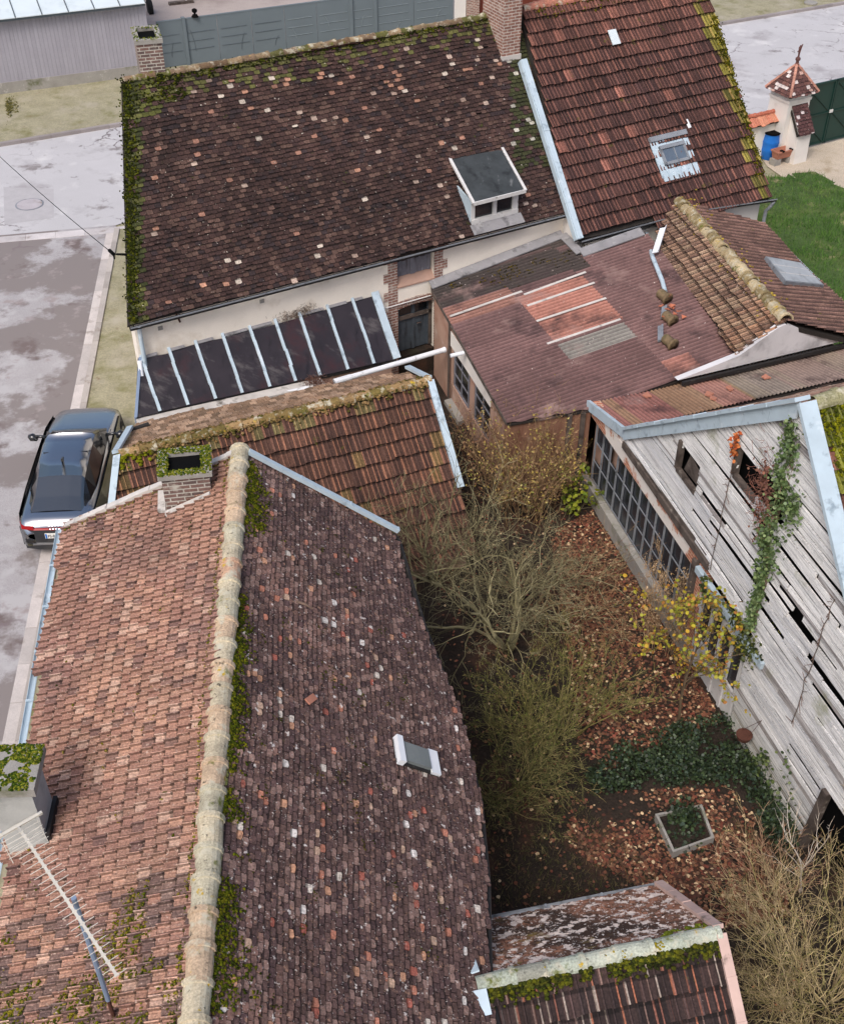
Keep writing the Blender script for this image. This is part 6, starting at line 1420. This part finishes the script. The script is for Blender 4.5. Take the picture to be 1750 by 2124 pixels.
# ================================================================ PLANTS AND LEAF LITTER
def twig_tube(mb, pts, r0, r1, k, col):
    n = len(pts); mb.tube(pts, [r0+(r1-r0)*i/(n-1) for i in range(n)], k, col, cap=False)
def grow(mb, tips, rng, p, d, L, r, depth, cfg):
    """one limb and, from along it, its side twigs; end points go to tips"""
    nseg = cfg['seg'][min(depth, len(cfg['seg'])-1)]; pts = [p]; dirs = [d]
    for i in range(nseg):
        d = nrm(d+rng.normal(0, cfg['wob'], 3)+A([0, 0, cfg['up']*(1 if depth else .5)])+cfg.get('pull', A([0, 0, 0]))*.1)
        p = p+d*L/nseg
        if p[2] < .05: p = A([p[0], p[1], .05]); d = nrm(d*A([1, 1, 0])+Z*.3)
        pts.append(p); dirs.append(d)
    r1 = r*(.45 if depth < cfg['depth'] else .3)
    c = cfg['cols'][rng.integers(len(cfg['cols']))]*rng.uniform(.75, 1.2)*(1.1 if depth == 1 else 1.)
    twig_tube(mb, pts, r, r1, 5 if depth == 0 else (4 if depth == 1 else 3), c)
    tips.append((pts[-1], dirs[-1]))
    if depth >= 1: tips.append((pts[nseg//2], dirs[nseg//2]))
    if depth < cfg['depth']:
        n = cfg['kids'][depth]
        for k in range(n):
            t = rng.uniform(cfg.get('from', .25), 1); i = min(int(t*nseg), nseg-1); q = pts[i]+(pts[i+1]-pts[i])*(t*nseg-i)
            a = nrm(np.cross(dirs[i], rng.normal(0, 1, 3)))
            dd = nrm(dirs[i]*cfg['fwd']+a*rng.uniform(.5, 1.1))
            grow(mb, tips, rng, q, dd, L*cfg['ratio']*rng.uniform(.6, 1.2), max(r*cfg['rr']*(1-.5*t), cfg['rmin']), depth+1, cfg)
def leaf(mb, p, d, size, rng, col, rnd=False):
    a = nrm(np.cross(d, rng.normal(0, 1, 3))); b = nrm(np.cross(a, d)+rng.normal(0, .25, 3)); d = nrm(d)
    if rnd: pr = [(0, 0), (.15, .38), (.55, .5), (.9, .3), (1.0, 0), (.9, -.3), (.55, -.5), (.15, -.38)]
    else: pr = [(0, 0), (.35, .28), (1, 0), (.35, -.28)]
    mb.add([p+d*size*x+a*size*y+b*size*.12*abs(y)*2 for x, y in pr], [tuple(range(len(pr)))], col)
def shrub(name, label, base, rng, stems, L, r, cfg, spread=.5, leaves=None, cat='shrub', tilt=A([0, 0, 0])):
    HS = thing(name, label, cat, base); m = MB(); tips = []
    for i in range(stems):
        a = rng.uniform(0, 2*pi); sp_ = spread*sqrt(rng.random())
        d = nrm(A([cos(a)*sp_, sin(a)*sp_, 1])+tilt); b_ = base+A([cos(a), sin(a), 0])*rng.uniform(0, cfg.get('foot', .15))
        grow(m, tips, rng, b_, d, L*rng.uniform(.7, 1.15), r*rng.uniform(.7, 1.1), 0, cfg)
    m.build('branches', M['bark'], HS)
    if leaves:
        n, size, cols, rnd = leaves; ml = MB()
        for i in range(n):
            p, d = tips[rng.integers(len(tips))]; p = p+rng.normal(0, .03, 3)
            leaf(ml, p, nrm(d*.4+rng.normal(0, 1, 3)+A([0, 0, -.2])), size*rng.uniform(.6, 1.25), rng, cols[rng.integers(len(cols))]*rng.uniform(.75, 1.15), rnd)
        ml.build('leaves', M['leaf'], HS)
    return HS, tips
GREYB = [S(134, 126, 94), S(108, 100, 74), S(150, 142, 110), S(84, 78, 60)]
TAN = [S(140, 114, 82), S(120, 94, 68), S(158, 132, 98), S(98, 78, 60)]
OLIVE = [S(124, 116, 70), S(108, 104, 60), S(134, 122, 84), S(92, 90, 54)]
rV = np.random.default_rng(77)
# tall tan thicket by the corrugated shed, with yellow and dry leaves
shrub('tan_thicket', 'tall tan thicket with dry yellowish leaves in front of the rust-stained wall', at(1085, 1075), rV, 42, 1.95, .014,
      dict(depth=2, seg=[7, 5, 3], wob=.10, up=.05, kids=[8, 5], fwd=1.1, ratio=.42, rr=.55, rmin=.004, cols=TAN, foot=.75), spread=.42,
      leaves=(2100, .07, [S(172, 148, 76), S(164, 134, 84), S(150, 120, 88), S(178, 160, 96), S(140, 138, 70), S(132, 104, 76)], False))
shrub('brown_thicket', 'thin brown-twigged thicket beside the zinc-edged shed roof', at(985, 985), rV, 14, 1.5, .010,
      dict(depth=2, seg=[6, 4, 3], wob=.12, up=.06, kids=[7, 4], fwd=1.0, ratio=.42, rr=.55, rmin=.004, cols=[S(128, 96, 76), S(150, 116, 92), S(104, 80, 66)], foot=.3), spread=.5,
      leaves=(420, .06, [S(160, 124, 92), S(140, 104, 80), S(176, 150, 110)], False))
# large bare bush in the middle, and the smaller one against the eave
shrub('bare_bush', 'large bare bush with crooked greenish-grey branches in the middle of the garden', at(1045, 1345), rV, 10, 2.4, .045,
      dict(depth=4, seg=[7, 6, 5, 4, 3], wob=.22, up=.02, kids=[6, 5, 4, 3], fwd=.85, ratio=.62, rr=.58, rmin=.0038, cols=GREYB, foot=.25), spread=.95)
shrub('bare_sapling', 'slim many-stemmed bare sapling with pale upright branches between the purple tile eave and zinc-edged shed', at(905, 1215), rV, 6, 2.5, .028,
      dict(depth=3, seg=[7, 6, 4, 3], wob=.13, up=.06, kids=[8, 5, 3], fwd=1.1, ratio=.45, rr=.55, rmin=.004, cols=GREYB, foot=.1), spread=.5, cat='sapling')
shrub('bramble', 'tangle of reddish-brown arching bramble stems between the bare bush and the glazed barn wall', at(1190, 1290), rV, 22, 1.7, .009,
      dict(depth=2, seg=[9, 5, 3], wob=.20, up=-.07, kids=[6, 4], fwd=.9, ratio=.45, rr=.6, rmin=.004, cols=[S(142, 112, 84), S(120, 86, 66), S(160, 134, 100)], foot=.5), spread=1.1,
      leaves=(260, .05, [S(120, 78, 52), S(140, 96, 64), S(104, 104, 50)], False))
shrub('olive_bush', 'dense olive-green broom bush below the bare bush, yellowish at the tips', at(1135, 1530), rV, 34, 1.5, .013,
      dict(depth=3, seg=[6, 4, 3, 3], wob=.12, up=.05, kids=[6, 5, 3], fwd=1.1, ratio=.45, rr=.6, rmin=.0042, cols=OLIVE, foot=.5), spread=.85,
      leaves=(1900, .04, [S(112, 118, 52), S(98, 106, 48), S(132, 126, 72), S(136, 116, 76)], False))
shrub('dark_bush', 'dark drooping green-brown bush against the house wall under the purple eave', at(1050, 1640), rV, 30, 1.3, .011,
      dict(depth=3, seg=[7, 4, 3, 3], wob=.17, up=-.02, kids=[6, 5, 3], fwd=.9, ratio=.48, rr=.6, rmin=.004, cols=[S(112, 106, 68), S(86, 84, 52), S(132, 118, 80), S(70, 70, 44)], foot=.45), spread=.9,
      leaves=(1500, .04, [S(84, 92, 44), S(70, 78, 40), S(104, 104, 56)], False))
# yellow-leaved sapling and dry weed in front of the glazed wall
shrub('yellow_sapling', 'young tree with round yellow-green autumn leaves in front of the white door', at(1405, 1500), rV, 1, 2.7, .036,
      dict(depth=3, seg=[8, 5, 4, 3], wob=.08, up=.03, kids=[15, 5, 3], fwd=.5, ratio=.52, rr=.5, rmin=.004, cols=[S(92, 78, 62), S(76, 66, 54)], foot=0., **{'from': .35}), spread=.1,
      leaves=(1350, .066, [S(150, 144, 56), S(172, 158, 54), S(138, 142, 48), S(176, 142, 52), S(170, 118, 62), S(160, 158, 66), S(150, 122, 70)], True), cat='tree')
shrub('dry_weed', 'tall dry beige seed-head weed standing against the glazed barn wall', at(1372, 1330), rV, 24, 1.55, .008,
      dict(depth=2, seg=[6, 4, 3], wob=.07, up=.08, kids=[8, 4], fwd=1.3, ratio=.30, rr=.6, rmin=.0035, cols=[S(170, 144, 112), S(150, 122, 96)], foot=.55), spread=.22,
      leaves=(1500, .045, [S(184, 158, 124), S(170, 140, 104), S(196, 172, 140), S(160, 128, 88)], False), cat='weed')
shrub('green_laurel', 'small bush with large glossy yellow-green leaves at the foot of the barn corner', at(1192, 1060), rV, 6, .8, .014,
      dict(depth=2, seg=[5, 4, 3], wob=.14, up=.04, kids=[5, 3], fwd=.9, ratio=.5, rr=.6, rmin=.005, cols=[S(96, 88, 60)], foot=.15), spread=.7,
      leaves=(190, .11, [S(128, 138, 40), S(104, 124, 44), S(150, 156, 50), S(88, 104, 40)], True))
# dry brush bottom right
shrub('dry_brush', 'big pale dry brush heap with arching straw-coloured stems at the right edge', at(1720, 2080), rV, 88, 1.9, .010,
      dict(depth=3, seg=[8, 5, 4, 3], wob=.13, up=-.01, kids=[6, 5, 3], fwd=1.1, ratio=.45, rr=.6, rmin=.0032, cols=[S(186, 166, 130), S(160, 140, 108), S(150, 134, 92), S(196, 176, 132), S(140, 132, 84)], foot=.7), spread=1.0,
      leaves=(500, .05, [S(150, 104, 72), S(160, 140, 96), S(104, 106, 60)], False))
shrub('pale_sapling', 'thin pale forked sapling in front of the dark barn doorway', at(1665, 1850), rV, 2, 1.6, .016,
      dict(depth=2, seg=[7, 5, 4], wob=.09, up=.08, kids=[6, 4], fwd=1.2, ratio=.42, rr=.5, rmin=.004, cols=[S(206, 196, 184), S(186, 172, 156)], foot=.1), spread=.35, cat='sapling')
shrub('pink_brush', 'clump of thin pinkish dry stems between the planter and the straw-coloured brush', at(1600, 1850), rV, 26, 1.0, .007,
      dict(depth=2, seg=[6, 4, 3], wob=.13, up=.03, kids=[5, 3], fwd=1.1, ratio=.42, rr=.6, rmin=.0035, cols=[S(170, 134, 108), S(150, 116, 94), S(186, 156, 128)], foot=.45), spread=.7)
# ivy on the gable, following the photographed track, rooted at the foot of the eave
def leafpatch(mb, path, n, rng, cols, size=.07):
    for i in range(n):
        t = rng.random()*(len(path)-1); k = int(t); f = t-k; x0, y0, w0 = path[k]; x1, y1, w1 = path[min(k+1, len(path)-1)]
        x, y, wd = x0+(x1-x0)*f, y0+(y1-y0)*f, w0+(w1-w0)*f
        s, z = bq(x, y); s += rng.normal(0, wd); z += rng.normal(0, wd)
        o = .05+abs(rng.normal(0, .06))
        leaf(mb, BZ(s, z, o), nrm(nb*.5+A([0, 0, -.5])+rng.normal(0, .6, 3)), size*rng.uniform(.6, 1.2), rng, cols[rng.integers(len(cols))]*rng.uniform(.7, 1.15), True)
IVY = [S(84, 104, 58), S(102, 122, 72), S(70, 90, 50), S(122, 138, 90), S(94, 114, 74)]
HIv = thing('wall_ivy', 'green ivy streamer hanging down the silvery plank gable from its peak', 'ivy', BZ(6.6, 2))
m = MB(); leafpatch(m, [(1648, 880, .08), (1652, 930, .14), (1625, 985, .10), (1640, 1040, .24), (1660, 1045, .10), (1612, 1085, .20), (1592, 1115, .07), (1608, 1150, .17), (1586, 1190, .06), (1585, 1225, .07), (1572, 1265, .06), (1566, 1300, .05)], 2100, rV, IVY, .058)
m.build('leaves', M['ivy'], HIv)
m = MB(); pth = [(1652, 870), (1640, 960), (1630, 1040), (1600, 1110), (1590, 1200), (1566, 1300)]
for e in range(4): m.tube([BZ(bq(x+rV.normal(0, 6), y)[0], bq(x, y)[1], .05) for x, y in pth], .012, 5, S(110, 92, 76))
m.build('stem', M['bark'], HIv)
HRv = thing('red_creeper', 'withered red-brown creeper clump beside the ivy on the plank gable', 'creeper', BZ(6, 3))
m = MB(); leafpatch(m, [(1606, 960, .12), (1590, 985, .12), (1595, 1030, .14), (1590, 1070, .10), (1575, 1120, .05)], 230, rV, [S(120, 84, 74), S(134, 98, 82), S(104, 76, 68), S(140, 96, 78)], .05)
for i in range(160): s, z = bq(1592+rV.normal(0, 16), 1020+rV.normal(0, 45)); p = BZ(s, z, .06+.1*rV.random()); d = nrm(rV.normal(0, 1, 3)); m.tube([p, p+d*.12, p+d*.2+Z*.05], .004, 3, S(140, 96, 84), cap=False)
m.build('leaves', M['leaf'], HRv)
m = MB(); leafpatch(m, [(1543, 895, .025), (1538, 915, .03), (1530, 945, .035)], 90, rV, [S(186, 92, 48), S(170, 84, 50), S(200, 120, 70)], .06); m.build('orange_vine', M['leaf'], label='bright orange-red vine leaves by the square opening in the planks', cat='vine')
HDv = thing('door_ivy', 'dark ivy clump over the right end of the white glazed door', 'ivy', BZ(7.2, 0))
m = MB(); leafpatch(m, [(1470, 1195, .05), (1478, 1230, .07), (1560, 1310, .12), (1545, 1335, .2), (1580, 1350, .10)], 650, rV, [S(54, 66, 32), S(70, 80, 38), S(44, 54, 30), S(104, 108, 52)], .06); m.build('leaves', M['ivy'], HDv)
HGm = thing('wall_creeper', 'sparse green creeper climbing the mossy foot of the plank wall', 'creeper', BZ(9, 0))
m = MB(); leafpatch(m, [(1560, 1560, .06), (1578, 1590, .07), (1600, 1560, .05), (1620, 1660, .12), (1650, 1740, .12), (1640, 1540, .04)], 330, rV, [S(70, 86, 44), S(92, 104, 56), S(56, 70, 40)], .06); m.build('leaves', M['ivy'], HGm)
# ivy ground cover: the dark band across the garden and along the barn foot
def ground_leaves(name, spots, size, cols, rng, mtl, hmax=.25, rnd=True, flat=False):
    mb = MB()
    for p in spots:
        q = A([p[0], p[1], (.012 if flat else rng.uniform(.01, hmax))])
        d = nrm(A([rng.normal(), rng.normal(), rng.normal()*(.18 if flat else .6)]))
        if flat:
            a = nrm(A([-d[1], d[0], rng.normal()*.3])); sz = size*rng.uniform(.6, 1.3); q = q+Z*sz*.18
            pr = [(0, 0), (.2, .36), (.6, .42), (1, 0), (.6, -.42), (.2, -.36)]
            mb.add([q+d*sz*x+a*sz*y for x, y in pr], [tuple(range(6))], cols(rng, p))
        else: leaf(mb, q, d, size*rng.uniform(.6, 1.2), rng, cols(rng, p), rnd)
    return mb.build(name, mtl, stuff=True, org=(3, 15, 0))
def inpoly(px, n, rng, dens=None):
    P_ = [at(x, y) for x, y in px]; pl = [(p[0], p[1]) for p in P_]; xs_ = [p[0] for p in pl]; ys_ = [p[1] for p in pl]; out = []
    while len(out) < n:
        x, y = rng.uniform(min(xs_), max(xs_)), rng.uniform(min(ys_), max(ys_))
        if any(a <= x <= b for a, b in scan(pl, y)) and (dens is None or rng.random() < dens(x, y)): out.append((x, y))
    return out
DARKIVY = [S(42, 54, 34), S(54, 68, 42), S(36, 46, 30), S(64, 80, 50), S(48, 64, 50)]
sp = inpoly(((1240, 1590), (1290, 1545), (1400, 1510), (1520, 1480), (1560, 1560), (1660, 1720), (1640, 1790), (1580, 1740), (1540, 1640), (1480, 1630), (1330, 1640), (1230, 1650), (1215, 1610)), 7200, rV, lambda x, y: .03+2.2*max(0, fbm(1, x*1.5, y*1.5)-.36))
ground_leaves('ivy_ground_cover', sp, .056, lambda r, p: DARKIVY[r.integers(5)]*r.uniform(.7, 1.2), rV, M['ivy'], .22)
RL = [S(118, 76, 58), S(136, 92, 68), S(98, 62, 50), S(150, 110, 84), S(86, 58, 48), S(124, 70, 56), S(110, 82, 64), S(76, 54, 44)]
def lc(r, p): 
    if r.random() < .07: return S(206, 178, 140)*r.uniform(.8, 1.1)
    return RL[r.integers(len(RL))]*r.uniform(.7, 1.15)
G1 = ((1150, 1100), (1230, 1060), (1350, 1260), (1440, 1400), (1500, 1500), (1400, 1530), (1260, 1600), (1200, 1560), (1170, 1300))
G2 = ((1180, 1640), (1330, 1640), (1500, 1630), (1560, 1680), (1610, 1790), (1640, 1900), (1500, 1930), (1390, 1870), (1340, 1850), (1180, 1760))
G3 = ((880, 860), (1240, 1000), (1250, 1100), (1180, 1640), (1180, 1760), (1400, 1850), (1020, 1900), (980, 1600), (900, 1200))
ground_leaves('leaf_litter', inpoly(G1, 7600, rV, lambda x, y: .3+1.2*(fbm(2, x*.9, y*.9)-.15))+inpoly(G2, 4200, rV, lambda x, y: min(1, .05+2.6*max(0, fbm(5, x*.7+3, y*.7)-.4)))+inpoly(G3, 1500, rV, lambda x, y: .15+1.3*max(0, fbm(6, x*.8, y*.8)-.3)), .062, lc, rV, M['leaf'], flat=True)
m = MB()
sp = inpoly(((1000, 1650), (1200, 1660), (1400, 1860), (1030, 1890)), 2600, rV)+inpoly(((1520, 1700), (1640, 1770), (1660, 1900), (1560, 1900)), 1200, rV)
for x, y in sp:
    p = A([x, y, .005]); d = A([rV.normal(0, .05), rV.normal(0, .05), rV.uniform(.04, .12)]); t_ = nrm(A([rV.normal(), rV.normal(), 0]))*.006
    m.add([p-t_, p+t_, p+d], [(0, 1, 2)], [S(86, 84, 46), S(104, 92, 62), S(70, 70, 40), S(120, 100, 74)][rV.integers(4)]*rV.uniform(.7, 1.1))
m.build('rough_grass', M['grass'], stuff=True, org=(3, 12, 0))
# planter contents: ivy tuft and a few leaves
HPi = thing('planter_ivy', 'dark green ivy tuft growing in the back of the square planter', 'ivy', fl(pc[0]*.3+pc[1]*.3+ce*.4, .2))
m = MB(); c1_ = pc[1]*.35+pc[0]*.25+ce*.4
for i in range(420):
    p = (c1_+rV.normal(0, .13, 3) if i < 260 else ce+A([rV.normal(0, .22), rV.normal(0, .22), -.05]))*A([1, 1, 0])+Z*(rV.uniform(.10, .30) if i < 260 else rV.uniform(.10, .16)); leaf(m, p, nrm(rV.normal(0, 1, 3)), .07*rV.uniform(.6, 1.2), rV, DARKIVY[rV.integers(5)]*rV.uniform(.8, 1.2), True)
m.build('leaves', M['ivy'], HPi)
# small weeds on the far verge by the clad building
m = MB()
for i in range(500):
    p = at(14+abs(rV.normal(0, 11)), 222+rV.normal(0, 9), .05); leaf(m, p, nrm(A([rV.normal(), rV.normal(), abs(rV.normal())*.3])), .09*rV.uniform(.5, 1.2), rV, [S(96, 92, 48), S(120, 112, 62), S(80, 80, 42)][rV.integers(3)]*rV.uniform(.8, 1.1))
m.build('verge_weed', M['leaf'], label='dark weed tuft on the pale verge in front of the clad building', cat='weed')
